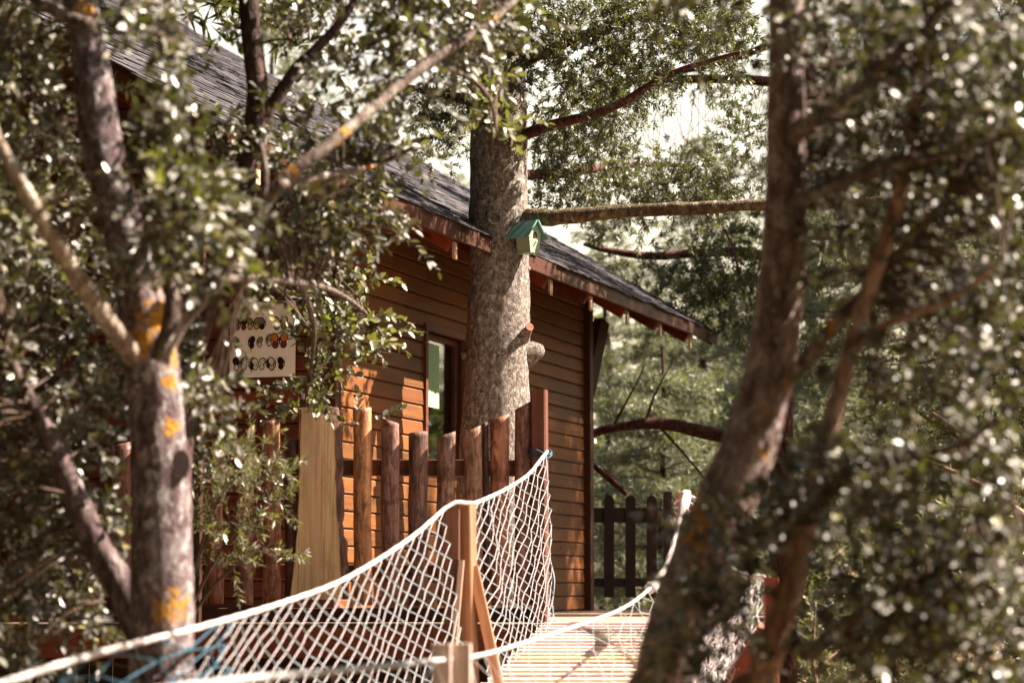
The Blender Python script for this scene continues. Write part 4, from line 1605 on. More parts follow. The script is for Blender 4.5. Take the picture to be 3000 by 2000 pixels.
br(oak1, limbs1, [(340, 500, 14, 9.2), (400, 300, 12, 9.2), (405, 180, 9, 9.2), (430, 60, 6, 9.2), (450, 0, 4, 9.2)], 9.2, mat=M_DARKB)
br(oak1, limbs1, [(400, 180, 6, 9.2), (450, 130, 5, 9.2), (470, 80, 4, 9.2)], 9.2, mat=M_DARKB)
br(oak1, limbs1, [(900, 212, 16, 10.1), (900, 120, 14, 10.3), (930, 30, 11, 10.5), (940, -60, 8, 10.7)], 10.1)
br(oak1, limbs1, [(985, 145, 16, 10.3), (1060, 170, 14, 11.4), (1120, 220, 10, 11.5), (1140, 300, 6, 12.0)], 10.3)
# sawn branch scar on the trunk
sp_ = Q(396, 1068, LY) + Vector((0.045, -0.085, 0))
me = MB()
ring = [(0.001, 0.036 * math.cos(a), 0.058 * math.sin(a)) for a in [2 * math.pi * i / 16 for i in range(16)]]
me.prism(ring, (0, 0, 0), (0.03, 0, 0))
M, _ = frame_m(sp_ + Vector((0, 0.03, 0)), sp_ + Vector((0.01, -0.2, 0.0)))
put('sawn_scar', me.mesh('sawn_scar'), M_ROUGH, oak1, M, (0.14, 0.11, 0.13))

f1 = Foliage(oak1, limbs1, M_LEAF, parts=0)
for a in ((20, 170, 110, 200, 8.8, .5, 30), (0, 480, 60, 110, 9.2, .4, 18), (110, 380, 110, 180, 9.6, .5, 34), (340, 70, 85, 80, 8.0, .4, 20), (355, 240, 45, 80, 7.9, .3, 9), (400, 340, 70, 80, 8.0, .3, 18),
          (420, 490, 95, 95, 7.9, .4, 44), (470, 470, 70, 80, 8.4, .3, 16), (390, 600, 45, 50, 8.0, .2, 8), (650, 530, 140, 120, 10.6, .5, 40), (740, 480, 110, 100, 10.9, .5, 30), (870, 330, 80, 70, 10.6, .5, 18),
          (700, 390, 120, 80, 10.6, .4, 22), (880, 490, 70, 60, 11, .4, 14), (930, 130, 100, 130, 9.7, .5, 34), (1010, 50, 130, 80, 10, .5, 26), (790, 190, 70, 70, 9.4, .4, 10), (560, 630, 60, 60, 9.2, .4, 12),
          (480, 900, 60, 75, 9.4, .4, 20), (470, 780, 40, 50, 9.6, .3, 7), (110, 1000, 150, 130, 9.3, .5, 34), (150, 1200, 130, 120, 9.4, .5, 34), (70, 1360, 120, 160, 9.2, .5, 42), (210, 1380, 60, 100, 9.6, .3, 14),
          (225, 950, 70, 100, 9.6, .4, 16), (40, 760, 60, 120, 9.0, .4, 14), (40, 1530, 90, 50, 8.6, .3, 10), (210, 780, 80, 80, 9.8, .4, 14), (200, 620, 60, 110, 9.8, .4, 16), (40, 640, 50, 50, 9.8, .4, 6),
          (-120, 300, 200, 500, 9, .8, 60), (-100, 1100, 150, 400, 9, .8, 40), (200, -200, 500, 160, 9, 1.0, 90), (800, -160, 400, 120, 9.5, 1.0, 60), (1120, 60, 130, 80, 10.4, .5, 22)):
    f1.blob(*a[:4], a[4] + 0.9, a[5], int(a[6] * 1.5))
for a in ((770, 690, 110, 70, 14.2, .35, 18), (830, 770, 55, 60, 14.4, .25, 6), (735, 800, 60, 80, 14.4, .3, 10), (620, 660, 60, 35, 13.6, .3, 8), (690, 930, 40, 60, 14.8, .2, 9), (840, 965, 25, 18, 15.2, .1, 3), (640, 900, 30, 50, 14.4, .2, 4)):
    f1.blob(*a, droop=0.25)
f1.ln, f1.tw = 0.075, 0.34
f1.blob(150, -900, 800, 520, 10.5, 3.0, 620, connect=False)  # dense upper crown out of view, added to block overhead sky light
f1.finish()
f1b = Foliage(oak1, limbs1, M_LEAFP, parts=300, ln=0.058, name='pale_leaves', part_name='leaf')
for a in ((930, 150, 90, 110, 9.6, .4, 16), (1130, 230, 50, 90, 11.6, .3, 14), (1140, 330, 25, 40, 11.9, .1, 4), (800, 690, 80, 70, 14.3, .3, 24), (850, 780, 50, 45, 14.4, .25, 16), (745, 860, 50, 60, 14.4, .25, 14), (690, 930, 30, 40, 14.8, .2, 5), (860, 330, 90, 50, 10.5, .3, 14), (420, 470, 100, 80, 7.8, .3, 12), (1150, 40, 100, 50, 10.4, .4, 12), (20, 470, 60, 90, 8.2, .3, 8), (770, 760, 60, 50, 14.3, .2, 10), (730, 460, 80, 60, 9.8, .4, 8)):
    f1b.blob(*a[:4], a[4] + (0.9 if a[4] < 12 else 0), *a[5:], droop=0.3)
f1b.finish()

# ------------------------------------------------------------------ dark stem behind the left oak
DY = 11.5
b0 = Q(420, 1300, DY)
oak2 = thing('oak_tree', 'slender dark-stemmed oak with forked top crossing the slate roof', 'tree', (b0.x, DY, ground_z(b0.x, DY)))
limbs2 = []
o, p, _ = pxlimb('trunk', [(410, 1500, 66), (410, 1200, 62), (420, 950, 58), (455, 760, 54), (510, 600, 52), (560, 470, 52), (565, 380, 52), (585, 290, 54), (592, 210, 52), (582, 120, 50), (572, 20, 48), (566, -100, 42), (560, -400, 30)], DY, M_DARKB, oak2, ground=True, sides=18, step=0.06, rough=0.10)
limbs2.append(p)
br(oak2, limbs2, [(590, 290, 34), (635, 225, 32), (680, 160, 30), (725, 115, 26), (790, 40, 20), (850, -60, 12)], DY, mat=M_DARKB)
br(oak2, limbs2, [(585, 105, 8), (640, 90, 7), (710, 92, 5)], DY, mat=M_DARKB)
f2 = Foliage(oak2, limbs2, M_LEAF, parts=120)
for a in ((60, 500, 160, 260, 11.5, .5, 80), (200, 760, 120, 160, 11.5, .4, 46), (80, 950, 120, 200, 11.5, .4, 60), (150, 200, 150, 150, 11, .5, 56), (330, 900, 60, 100, 11, .3, 14), (60, 1250, 150, 200, 11.3, .4, 50)):
    f2.blob(*a, connect=False)
for a in ((690, 60, 90, 60, 11.8, .6, 22), (760, 20, 90, 60, 12, .6, 20), (500, 330, 60, 90, 11.6, .4, 16), (640, 360, 60, 80, 11.8, .4, 16), (700, 260, 50, 60, 12, .4, 8), (530, 20, 40, 40, 11.5, .4, 6), (560, -200, 300, 120, 11.6, 1, 50), (620, 300, 40, 40, 11.4, .3, 6), (800, 120, 60, 60, 12.4, .5, 10)):
    f2.blob(*a)
f2.finish()

# ------------------------------------------------------------------ narrow-leaved shrub beside the fence
b0 = Q(520, 1500, 13.2)
shrub = thing('olive_shrub', 'narrow-leaved silvery shrub growing against the left end of the fence', 'shrub', (b0.x, 13.2, ground_z(b0.x, 13.2)))
limbs3 = []
for (ex_, ey_) in ((480, 1080), (560, 1060), (620, 1150), (600, 1260), (500, 1200)):
    o, p, _ = pxlimb('stem', [(400, 1700, 14), (400, 1500, 12), ((400 + ex_) / 2, (1480 + ey_ * 2) / 3, 8), (ex_, ey_, 3)], 13.2, M_TWIG, shrub, ground=True, sides=8, step=0.1)
    limbs3.append(p)
f3 = Foliage(shrub, limbs3, M_OLIVE, ln=0.055, wr=0.2, per=22, twig=0.19, tpl=LT_SMALL, parts=0)
for a in ((560, 1100, 90, 70, 13.2, .3, 46), (500, 1200, 70, 110, 13.2, .3, 44), (610, 1130, 50, 80, 13.3, .2, 26), (560, 1240, 70, 70, 13.2, .25, 28), (645, 1290, 25, 25, 13.3, .1, 5), (470, 1080, 40, 60, 13, .2, 14), (560, 1010, 50, 30, 13.2, .2, 8)):
    f3.blob(*a[:6], int(a[6] * 0.7), droop=0.2)
f3.finish()

# ------------------------------------------------------------------ right oak, close to the camera
RY = 8.6
b0 = Q(1530, 1568, RY)
oak3 = thing('oak_tree', 'mottled oak with leaning trunk right of the rope bridge', 'tree', (b0.x, RY, ground_z(b0.x, RY)))
tb3 = Q(1500, 1800, RY)
tb3.z = ground_z(tb3.x, RY) - 0.2
SP3 = spots_for(tb3, [(1620, 1185, 0.055), (1600, 1225, 0.04), (1640, 1160, 0.035), (1738, 955, 0.025), (1745, 1045, 0.02), (1600, 1300, 0.04)], RY)
M_OAK3 = bark_mat('mottled_oak_bark', [(0.06, 0.034, 0.03), (0.21, 0.145, 0.135), (0.40, 0.34, 0.32)], pale=((0.36, 0.33, 0.32), 26.0, 0.55), scale=18, spots=SP3, crack=0.35)
limbs4 = []
o, p, _ = pxlimb('trunk', [(1500, 1800, 150), (1525, 1568, 140), (1560, 1420, 136), (1610, 1280, 136), (1665, 1150, 138), (1712, 1050, 132), (1748, 930, 122), (1780, 780, 112), (1797, 620, 106), (1806, 450, 98), (1806, 300, 90), (1806, 150, 84), (1806, 0, 80), (1810, -200, 70), (1820, -600, 40)],
                RY, M_OAK3, oak3, ground=True, sides=30, step=0.03, rough=0.05, nscale=8, ridge=0.003)
limbs4.append(p)
br(oak3, limbs4, [(1770, 900, 40, 8.6), (1840, 840, 36, 8.4), (1920, 740, 30, 8.2), (2000, 660, 26, 8.1), (2080, 560, 20, 8.0), (2180, 440, 14, 7.9)], RY)
br(oak3, limbs4, [(1806, 330, 40, 8.6), (1900, 250, 34, 8.2), (2000, 180, 28, 8.0), (2120, 60, 22, 7.8), (2250, -60, 14, 7.7)], RY)
br(oak3, limbs4, [(1806, 480, 34, 8.6), (1900, 430, 28, 8.2), (2050, 380, 22, 7.9), (2200, 350, 16, 7.6), (2350, 300, 10, 7.4)], RY)
br(oak3, limbs4, [(1640, 1230, 34, 8.5), (1720, 1240, 28, 8.2), (1800, 1220, 20, 8.0), (1900, 1190, 12, 7.9)], RY)
br(oak3, limbs4, [(1580, 1380, 30, 8.5), (1650, 1380, 22, 8.2), (1700, 1400, 14, 8.0)], RY)
f4 = Foliage(oak3, limbs4, M_LEAF, ln=0.046)
for a in ((1900, 100, 90, 130, 8.6, .5, 34), (2050, 240, 150, 190, 8.6, .5, 62), (2250, 150, 160, 200, 8.2, .5, 66), (2210, 450, 170, 150, 8.2, .5, 60), (1960, 420, 110, 130, 8.7, .4, 38), (2010, 600, 110, 100, 8.4, .4, 26), (2290, 660, 110, 140, 8.1, .4, 36),
          (2150, 760, 120, 90, 8.3, .4, 24), (2280, 900, 100, 110, 8.1, .4, 22), (1900, 300, 60, 200, 9.0, .3, 20),
          (1700, 1260, 80, 60, 8.0, .35, 15), (1600, 1440, 60, 110, 8.1, .3, 24), (1540, 1540, 60, 40, 8.1, .3, 7), (1680, 1360, 60, 60, 8.0, .3, 9), (1770, 1160, 50, 40, 8.1, .3, 10),
          (1850, -150, 500, 140, 8.4, .9, 90), (2550, 300, 180, 500, 8.2, .8, 36), (1620, 1180, 40, 30, 8.1, .2, 4)):
    f4.blob(*a[:6], int(a[6] * 1.45))
f4.finish()

# ------------------------------------------------------------------ second right oak: pale leaning stem
R2 = 8.0
b0 = Q(1760, 1568, R2)
oak4 = thing('oak_tree', 'thin smooth brown leaning stem with dark leafy crown at the right edge of the photo', 'tree', (b0.x, R2, ground_z(b0.x, R2)))
limbs5 = []
o, p, _ = pxlimb('trunk', [(1690, 1800, 74), (1745, 1568, 70), (1800, 1400, 66), (1850, 1220, 60), (1885, 1060, 46), (1928, 900, 42), (1985, 700, 38), (2050, 500, 36), (2085, 350, 32), (2110, 180, 28), (2130, 0, 24), (2150, -300, 14)], R2, M_BROWN, oak4, ground=True, sides=20, step=0.03, rough=0.05, nscale=8)
limbs5.append(p)
br(oak4, limbs5, [(1850, 1220, 36), (1900, 1130, 32, 7.9), (1990, 1070, 26, 7.7), (2090, 1045, 22, 7.6), (2200, 1022, 18, 7.5), (2300, 960, 12, 7.4)], R2)
br(oak4, limbs5, [(1800, 1400, 30, 8.1), (1850, 1500, 40, 7.9), (1930, 1440, 36, 7.7), (2050, 1370, 26, 7.6), (2200, 1300, 18, 7.5), (2340, 1200, 10, 7.4)], R2)
br(oak4, limbs5, [(1960, 780, 22, 8.1), (2070, 730, 20, 7.8), (2180, 690, 14, 7.6), (2300, 600, 8, 7.5)], R2, mat=M_BROWN)
f5 = Foliage(oak4, limbs5, M_LEAF, ln=0.044)
for a in ((2000, 1090, 90, 60, 7.7, .3, 22), (1960, 1190, 120, 70, 7.8, .4, 24), (2150, 1180, 150, 90, 7.7, .4, 34), (2260, 1340, 130, 120, 7.6, .4, 44), (2080, 1400, 140, 110, 7.7, .4, 44), (2050, 1520, 170, 50, 7.7, .4, 26), (1880, 1060, 60, 50, 7.9, .3, 10),
          (2150, 100, 200, 140, 7.8, .4, 44), (2280, 330, 100, 120, 7.7, .3, 24), (2250, 1520, 120, 60, 7.6, .3, 22), (2290, 1080, 70, 70, 7.6, .3, 14), (2100, 920, 70, 50, 7.9, .3, 7), (1990, 850, 50, 50, 8.0, .3, 6)):
    f5.blob(*a[:6], int(a[6] * 1.5))
f5.finish()

# ------------------------------------------------------------------ spruce foliage and its high branches
limbs6 = [mossy_path]
for pts in ([(1150, 330, 34, 19.9), (1260, 290, 26, 19.0), (1400, 250, 20, 18.2), (1540, 170, 14, 17.6), (1700, 120, 8, 17)],
            [(1140, 180, 34, 19.9), (1250, 120, 26, 19.2), (1400, 60, 20, 18.6), (1560, 10, 14, 18)],
            [(1140, 250, 30, 19.9), (1030, 220, 22, 20.5), (930, 200, 14, 21)],
            [(1145, 120, 30, 19.9), (1060, 40, 22, 21), (960, -40, 14, 22)],
            [(1150, 400, 30, 20.1), (1280, 400, 22, 21.5), (1420, 380, 16, 23), (1560, 380, 10, 24)]):
    p = br(spruce, limbs6, pts, 19.9, mat=M_REDB, sides=9, step=0.12)


def needle_sprays(fo, paths, per_m, side_len, droop, mat=None, t0=0.15):
    """hanging needled side shoots along branch paths"""
    roots, dirs = [], []
    for path in paths:
        L = sum((b - a).length for a, b in zip(path, path[1:]))
        n = int(L * per_m)
        for _ in range(n):
            t = random.uniform(t0, 1.0) * (len(path) - 1)
            i = min(int(t), len(path) - 2)
            p = path[i].lerp(path[i + 1], t - i)
            ax = (path[i + 1] - path[i]).normalized()
            d = Vector((random.gauss(0, 1), random.gauss(0, 1), random.gauss(-.2, .6)))
            d = (d - ax * d.dot(ax) * .6 + ax * .5).normalized()
            s = random.uniform(0.0, side_len)
            q = p + d * s + Vector((0, 0, -droop * s * s))
            roots.append(tuple(q))
            dirs.append(tuple(d + Vector((0, 0, -droop))))
    return np.array(roots), np.array(dirs)


f6 = Foliage(spruce, limbs6, M_NEEDLE, ln=0.05, wr=0.30, per=26, twig=0.13, tpl=LT_SMALL, parts=0, name='needles')
r_, d_ = needle_sprays(f6, limbs6[1:], 16, 0.25, 0.1)
f6.sprays(r_, d_, 1.0, 0.15, jitter=0.9)
for a in ((1330, 110, 120, 100, 19.0, .9, 110), (1480, 60, 130, 70, 18.6, .9, 100), (1640, 50, 100, 60, 18.4, .8, 80), (1300, 250, 80, 70, 20, .8, 60), (1420, 190, 110, 50, 19, .8, 60), (1600, 120, 130, 50, 18.5, .8, 50), (1290, 420, 80, 60, 21.5, .6, 60), (1400, 330, 90, 60, 21.5, .6, 50), (1020, 280, 50, 60, 20.6, .5, 36), (1250, -70, 400, 100, 19, 1.2, 160), (1440, 430, 130, 60, 23, .7, 90), (1650, 440, 100, 50, 23, .7, 60), (1550, 470, 110, 40, 22, .6, 50), (1230, 60, 70, 80, 19.2, .5, 60), (1150, 90, 80, 90, 19.0, .5, 90), (1150, 210, 70, 50, 19.1, .4, 34), (1070, 60, 70, 80, 20, .6, 60), (1010, 240, 60, 60, 20.5, .5, 50), (1380, 300, 70, 40, 21, .5, 40), (1560, 410, 110, 40, 22, .5, 60), (1700, 300, 40, 80, 22, .5, 40), (1430, 250, 60, 50, 21, .5, 40), (1280, 350, 60, 50, 21, .5, 50), (1000, 340, 50, 40, 21, .4, 24)):
    f6.blob(*a[:6], int(a[6] * 1.9), droop=0.15, connect=False, cluster=9, cs=0.10)
# the crown above the frame
f6.ln, f6.tw, f6.per = 0.075, 0.3, 26
f6.blob(1000, -1150, 650, 560, 20.2, 2.6, 700, droop=0.4, connect=False, cluster=6, cs=0.3)
f6.finish()

# ------------------------------------------------------------------ background conifers and broadleaves
def conifer_meshes(seed, H, R, base, nb, dens, tuft, blade_w, flat=0.25):
    rnd = random.Random(seed)
    rg = np.random.default_rng(seed)
    paths, rads = [], []
    tr = [Vector((0.25 * mnoise.noise(Vector((seed, z * .2, 1))), 0.25 * mnoise.noise(Vector((seed, z * .2, 7))), z)) for z in np.linspace(-0.4, H, 12)]
    trr = [0.019 * H * (1 - i / 12.5) for i in range(12)]
    V, polys = tube_arrays(*smooth_path(tr, trr, 0.4), 10, 0.08, 3.0)
    trunk = mesh_np('trunk', V, polys, True)
    bs0, bs1, ra, rb = [], [], [], []
    tp = []
    for _ in range(nb):
        h = base * H + (1 - base) * H * rnd.random() ** 0.9
        f = (h - base * H) / (H - base * H)
        ln = R * (1 - f) ** 0.65 * rnd.uniform(0.65, 1.1) + 0.35
        a = rnd.uniform(0, 2 * math.pi)
        p = Vector((0, 0, h))
        d = Vector((math.cos(a), math.sin(a), rnd.uniform(-0.1, 0.35)))
        prev = p
        for k in range(1, 6):
            t = k / 5
            q = p + d * ln * t + Vector((0, 0, -0.12 * ln * t * t)) + Vector((rnd.gauss(0, .05), rnd.gauss(0, .05), rnd.gauss(0, .05)))
            bs0.append(tuple(prev)); bs1.append(tuple(q))
            ra.append(0.011 * ln * (1.1 - (k - 1) / 5)); rb.append(0.011 * ln * (1.1 - t))
            if t > 0.3:
                for _ in range(int(dens * ln)):
                    s = Vector((rnd.gauss(0, .34), rnd.gauss(0, .34), rnd.gauss(0.04, .15)))
                    tp.append(tuple(prev.lerp(q, rnd.random()) + s * min(1.0, ln * .35)))
            prev = q
    tp = np.array(tp)
    m = 9
    pos = np.repeat(tp, m, 0)
    ax = unit(rg.normal(size=(len(pos), 3)) + np.array([0, 0, .35]))
    nr = unit(rg.normal(size=(len(pos), 3)) + np.array([0, 0, .5]))
    L = tuft * rg.uniform(.6, 1.2, len(pos))
    needles = leaves_mesh('needles', pos, ax, nr, L, np.full(len(pos), blade_w), LT_BLADE)
    V, q = segs_arrays(np.array(bs0), np.array(bs1), np.array(ra), np.array(rb), 5)
    branches = mesh_np('branches', V, [q], True)
    return trunk, branches, needles


def link_tree(name, label, x, y, meshes, mats, rz, sc, group, cat='tree', tag_z=None):
    r = thing(name, label, cat, (x, y, ground_z(x, y) if tag_z is None else tag_z), rz, group)
    M = world_of(r) @ Matrix.Scale(sc, 4)
    for (nm, kd), me, mt in zip((('trunk', None), ('branches', 'stuff'), ('needles', 'stuff')), meshes, mats):
        put(nm, me, mt, r, M, kind=kd)
    return r


pine_a = conifer_meshes(1, 13.0, 3.2, 0.10, 150, 9.0, 0.17, 0.020)
pine_b = conifer_meshes(2, 14.0, 3.8, 0.16, 150, 8.0, 0.18, 0.022)
pine_c = conifer_meshes(3, 10.0, 3.0, 0.04, 130, 10.0, 0.16, 0.020)
PM = (M_DARKB, M_DARKB, M_PINE)
GRP = 'pines on the slope behind the cabin'
PLS = ['small bushy pine filling the view just above the picket gate', 'tall pine on the slope behind the forked right-hand oak stems', 'short pine on the slope left of the leaning oak trunk, under the mossy branch',
       'low pine hidden partly by the far eave tip of the cabin', 'broad pine on the slope directly behind the leaning oak trunk', 'large pine far right behind the leafy oak crown', 'pine just right of the conifer trunk above the roof end',
       'pine behind the roof ridge left of the conifer trunk', 'pine behind the roof at the far left corner', 'wide pine at the right edge of the slope', 'distant tall pine between the leaning oak and the right edge', 'pine far left behind the cabin gable', 'distant pine above the roof slope left of the trunk', 'distant pine at the far right of the slope', 'farthest pine seen over the gate between other pines']
pk = 0
for (x, y, ms, rz, sc) in ((2.1, 34.0, pine_c, 0.3, 0.62), (5.6, 37.0, pine_a, 1.9, 0.9), (3.6, 45.0, pine_b, 2.7, 0.66), (1.6, 41.0, pine_a, 0.9, 0.6), (4.6, 40.0, pine_c, 4.9, 0.8), (8.5, 40.0, pine_b, 4.0, 1.0), (0.2, 47.0, pine_a, 5.2, 0.55), (-4.5, 46.0, pine_b, 0.9, 0.85),
                        (-8.5, 40.0, pine_a, 3.3, 1.0), (11.5, 48.0, pine_c, 1.1, 1.3), (7.0, 56.0, pine_a, 2.2, 1.0), (-12.0, 50.0, pine_c, 4.6, 1.2), (-1.5, 60.0, pine_c, 5.9, 1.0), (13.5, 62.0, pine_b, 0.2, 1.1), (5.0, 66.0, pine_c, 3.7, 0.8)):
    link_tree('pine_tree', PLS[pk], x, y, ms, PM, rz, sc, GRP)
    pk += 1
# pines beside the walkway, mostly beyond the right side of the frame
GR2 = 'pines right of the cabin walkway'
near_a = conifer_meshes(5, 11.0, 2.6, 0.20, 130, 9.0, 0.11, 0.014)
near_b = conifer_meshes(6, 12.5, 3.0, 0.26, 130, 9.0, 0.11, 0.014)
tall_a = conifer_meshes(7, 15.0, 3.0, 0.30, 190, 11.0, 0.13, 0.016)
tall_b = conifer_meshes(8, 17.0, 3.4, 0.34, 190, 11.0, 0.13, 0.016)
for (x, y, ms, rz, sc) in ((6.6, 25.2, tall_a, 0.0, 1.0), (11.0, 18.6, tall_b, 2.0, 0.75), (11.5, 22.5, tall_b, 4.0, 1.0), (13.0, 17.0, tall_a, 3.0, 0.9), (9.5, 28.0, tall_a, 1.2, 1.0)):
    link_tree('pine_tree', 'tall green pine standing beyond the right edge, beside the cabin walkway', x, y, ms, (M_REDB, M_REDB, M_NEEDLE), rz, sc, GR2)
low_c = conifer_meshes(9, 13.0, 3.4, 0.05, 200, 10.0, 0.15, 0.020)  # crowns near the ground, shaped to stop light from the horizon
shade_canopy = conifer_meshes(12, 15.0, 5.2, 0.60, 230, 9.0, 0.20, 0.05)  # unseen high crowns, shaped to block sky light from above
GR7 = 'unseen pines added to block the sky overhead'
for k, (x, y) in enumerate(((-4.4, 12.0), (-5.2, 18.5), (-3.8, 5.5), (-2.0, -1.0), (-8.5, 24.5), (3.5, -2.0), (-8.5, 8.5), (-9.0, 15.0))):
    link_tree('pine_tree', 'unseen tall pine added so its high spreading crown blocks the sky', x, y, shade_canopy, (M_REDB, M_REDB, M_NEEDLE), k * 2.1, 1.0, GR7)
GR6 = 'unseen pines added around the scene to dim sky light'  # trees out of view, added all round to cut the sky light
k = 0
for (x, y) in ((-9, 3), (-12, 10), (-11, 17), (-14, 24), (-7, -5), (-2, -9), (4, -8), (17, 22), (16, 28), (-15, 32), (-16, -8), (-6, -16), (3, -17), (12, -13), (24, -2), (-19, 4), (-20, 18), (-5, -12), (1, -12), (8, -14), (-3, -21), (7, -22), (-10, -2), (-13, 4), (-9, 8), (-16, 12), (-12, 28), (-2.5, -5), (3.5, -4.5), (-5.5, 1.0)):
    k += 1
    link_tree('pine_tree', 'unseen tall pine added around the scene to dim sky light', x, y, (tall_a, low_c, low_c)[k % 3], (M_REDB, M_REDB, M_NEEDLE), k * 1.7, 1.0 + 0.08 * (k % 3), GR6)
# pine whose red-brown limbs cross behind the leaning oak
PY = 27.5
b0 = Q(1790, 1300, PY)
pine1 = thing('pine_tree', 'pine with long bare red-brown limbs reaching left behind the leaning oak trunk', 'tree', (b0.x, PY, ground_z(b0.x, PY)))
limbs7 = []
o, p, _ = pxlimb('trunk', [(1800, 1500, 60), (1795, 1000, 56), (1800, 500, 48), (1805, 0, 40), (1810, -400, 24)], PY, M_REDB, pine1, ground=True, sides=14, step=0.2)
limbs7.append(p)
for pts in ([(1795, 1045, 34), (1690, 1010, 32), (1600, 988, 32), (1520, 972, 28), (1430, 978, 22), (1345, 1000, 18), (1280, 1030, 10)],
            [(1800, 600, 26), (1700, 578, 24), (1590, 582, 22), (1500, 588, 19), (1400, 576, 15), (1340, 560, 9)],
            [(1800, 190, 26), (1700, 183, 24), (1560, 182, 20), (1440, 186, 13), (1340, 200, 7)],
            [(1800, 90, 22), (1700, 130, 18), (1600, 158, 14), (1500, 175, 8)],
            [(1440, 1135, 12), (1400, 1100, 14), (1345, 1055, 12), (1290, 1020, 7)],
            [(1410, 975, 6), (1440, 920, 5), (1462, 880, 4), (1480, 840, 3)],
            [(1480, 975, 6), (1500, 915, 5), (1522, 870, 4), (1545, 830, 3)],
            [(1520, 985, 6), (1570, 1040, 6), (1620, 1100, 5)],
            [(1560, 600, 6), (1540, 640, 5), (1500, 690, 4)], [(1640, 480, 8, 26.5), (1680, 560, 6, 26.5), (1700, 640, 4, 26.5)]):
    br(pine1, limbs7, pts, PY, mat=M_REDB, sides=9, step=0.15)
f7 = Foliage(pine1, limbs7, M_NEEDLE, ln=0.085, wr=0.25, per=22, twig=0.16, tpl=LT_SMALL, parts=0, name='needles')
r_, d_ = needle_sprays(f7, limbs7[3:5], 10, 0.3, 0.2)
f7.sprays(r_, d_, 1.0, 0.2, jitter=0.9)
for a in ((1690, 400, 50, 50, 27, .8, 14), (1480, 560, 130, 60, 27, .8, 20), (1640, 640, 110, 70, 27, .8, 40), (1700, 660, 60, 120, 27, .8, 30), (1560, 650, 100, 40, 27, .6, 24), (1560, 720, 110, 60, 27.5, .6, 16), (1680, 500, 70, 60, 27, .6, 16), (1400, 470, 80, 50, 27, .6, 14), (1900, 500, 200, 400, 27.5, .8, 90), (2100, 300, 250, 300, 27, .9, 60), (1550, 40, 250, 120, 27, .9, 50)):
    f7.blob(*a[:6], a[6] * 3, droop=0.2, connect=False, cluster=8, cs=0.14)
f7.finish()
# fine hanging twigs against the sky
tw0, tw1 = [], []
for _ in range(34):
    x, y = random.uniform(1400, 1755), random.uniform(180, 260)
    p = Q(x, y, 26.8 + random.uniform(-.5, .5))
    d = Vector((random.gauss(0, .25), random.gauss(0, .2), -1))
    for k in range(5):
        q = p + d * random.uniform(.12, .26)
        tw0.append(tuple(p)); tw1.append(tuple(q))
        p, d = q, d + Vector((random.gauss(0, .3), random.gauss(0, .2), random.gauss(0, .15)))
V, q = segs_arrays(tw0, tw1, 0.0035, 0.003, 4)
put('bare_twigs', mesh_np('bare_twigs', V, [q], True), M_REDB, pine1, Matrix.Identity(4), kind='stuff')


# broadleaf trees right of the bridge, sunlit between the dark leaves
def leafy(name, label, x, y, H, R, n, mat, group, seed, low=0.12, cat='tree', ln=0.06, tw=0.34):
    r = thing(name, label, cat, (x, y, ground_z(x, y)), 0.0, group)
    rnd = random.Random(seed)
    g = ground_z(x, y)
    lims = []
    pts = [Vector((x, y, g - .2)), Vector((x + .1, y, g + H * .25)), Vector((x - .05, y, g + H * .6)), Vector((x, y, g + H * .92))]
    o, p, _ = limb('trunk', pts, [0.022 * H, 0.018 * H, 0.012 * H, 0.003 * H], M_BROWN, r, sides=10, step=0.2)
    lims.append(p)
    for k in range(9):
        h = g + H * rnd.uniform(max(.12, low), .8)
        a = rnd.uniform(0, 6.28)
        e = Vector((x + math.cos(a) * R * .8, y + math.sin(a) * R * .8, h + H * .16))
        o, p, _ = limb('branch', [Vector((x, y, h)), Vector((x, y, h)).lerp(e, .5) + Vector((0, 0, .1)), e], [0.008 * H, 0.006 * H, 0.002 * H], M_BROWN, r, sides=7, step=0.25)
        lims.append(p)
    fo = Foliage(r, lims, mat, ln=ln, per=14, twig=tw, tpl=LT_SMALL, parts=0)
    pts = []
    while len(pts) < n:
        v = RNG.normal(size=3)
        v = v / np.linalg.norm(v) * RNG.uniform(0, 1) ** (1 / 2.6)
        q = np.array([x + v[0] * R, y + v[1] * R, g + H * (low + 1) / 2 + v[2] * H * (1 - low) / 2])
        if mnoise.noise(Vector((q[0] * 1.3 + seed, q[1] * 1.3, q[2] * 1.3))) < -0.12:
            continue
        pts.append(q)
    pts = np.array(pts)
    d = unit(pts - np.array([x, y, g + H * .4])) + RNG.normal(0, .5, pts.shape)
    fo.sprays(pts, d, 1.0, .3, connect=False)
    fo.finish()
    return r


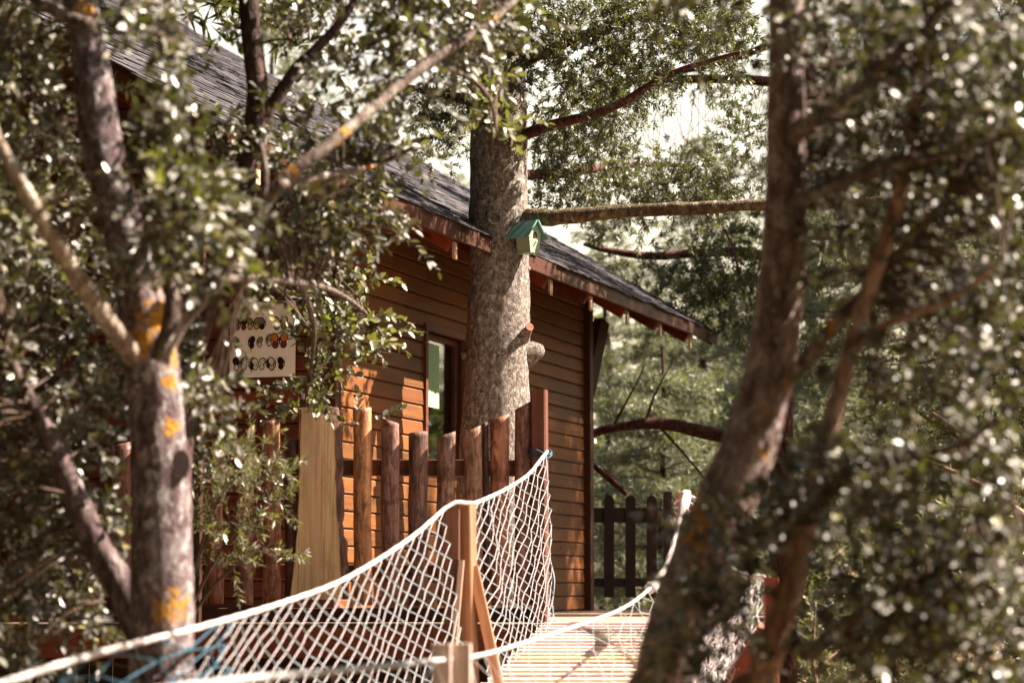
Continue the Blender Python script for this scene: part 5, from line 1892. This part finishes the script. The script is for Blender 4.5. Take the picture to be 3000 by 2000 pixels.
GR3 = 'broadleaf trees right of the rope bridge'
for i, (x, y, H, R, n) in enumerate(((4.6, 21.0, 5.2, 1.7, 620), (3.6, 15.5, 4.2, 1.2, 420), (6.0, 28.0, 6.5, 2.4, 700), (4.4, 11.8, 3.6, 1.1, 300))):
    leafy('leafy_tree', ('tall yellow-green leafy tree behind the thin brown leaning stem', 'leafy tree beside the bunched net right of the bridge', 'largest leafy tree on the slope at the right edge', 'small leafy tree low at the right edge, nearest of its row')[i], x, y, H, R, n, M_BUSH, GR3, 10 + i)
GR4 = 'bushes on the ground behind the picket gate'
for i, (x, y, H, R, n) in enumerate(((1.9, 31.0, 2.0, 1.4, 300), (4.0, 32.0, 2.6, 1.6, 340), (-0.5, 33.0, 2.2, 1.6, 260), (3.0, 38.0, 2.6, 2.0, 300), (6.5, 35.0, 3.0, 2.0, 300))):
    leafy('leafy_bush', ('round bush seen through the picket gate slats', 'taller bush right of the picket gate behind the roped post', 'low bush behind the cabin corner left of the gate', 'farther bush up the slope over the gate', 'bush behind the leaning oak trunk, right of the gate')[i], x, y, H, R, n, M_BUSH, GR4, 30 + i, low=0.0, cat='bush', tw=0.4)
GR5 = 'dark bushes under the platform front'
for i, (x, y, H, R, n) in enumerate(((-3.2, 12.4, 2.3, 1.0, 260), (-2.2, 14.0, 1.7, 0.7, 150), (1.9, 11.0, 2.0, 0.8, 200), (-0.9, 12.2, 1.7, 0.8, 150))):
    leafy('leafy_bush', ('dark bush left of the spotted oak under the platform edge', 'small dark bush beneath the fence, right of the spotted oak', 'dark bush right of the rope bridge at its foot', 'small dark bush under the left netting of the bridge')[i], x, y, H, R, n, M_LEAF, GR5, 50 + i, low=0.0, cat='bush', ln=0.05)
# far wooded slope
fw = []
for _ in range(420):
    x, y = random.uniform(-70, 70), random.uniform(78, 150)
    fw.append((x, y))
pos, L = [], []
for (x, y) in fw:
    g = ground_z(x, y)
    H = random.uniform(6, 11)
    m = 130
    v = RNG.normal(size=(m, 3))
    v = v / np.linalg.norm(v, axis=1, keepdims=True) * (RNG.uniform(.3, 1, (m, 1)) ** .5)
    pos.append(np.array([[x, y, g + H * .5]]) + v * np.array([[H * .28, H * .28, H * .5]]))
pos = np.concatenate(pos)
me = leaves_mesh('far_wood', pos, RNG.normal(size=pos.shape), RNG.normal(size=pos.shape) + np.array([0, 0, .6]), RNG.uniform(.5, 1.1, len(pos)), RNG.uniform(.4, .8, len(pos)), LT_SMALL)
o = put('far_wood', me, M_PINE, kind='stuff', label='far-off wooded slope seen behind the pines', cat='woods')
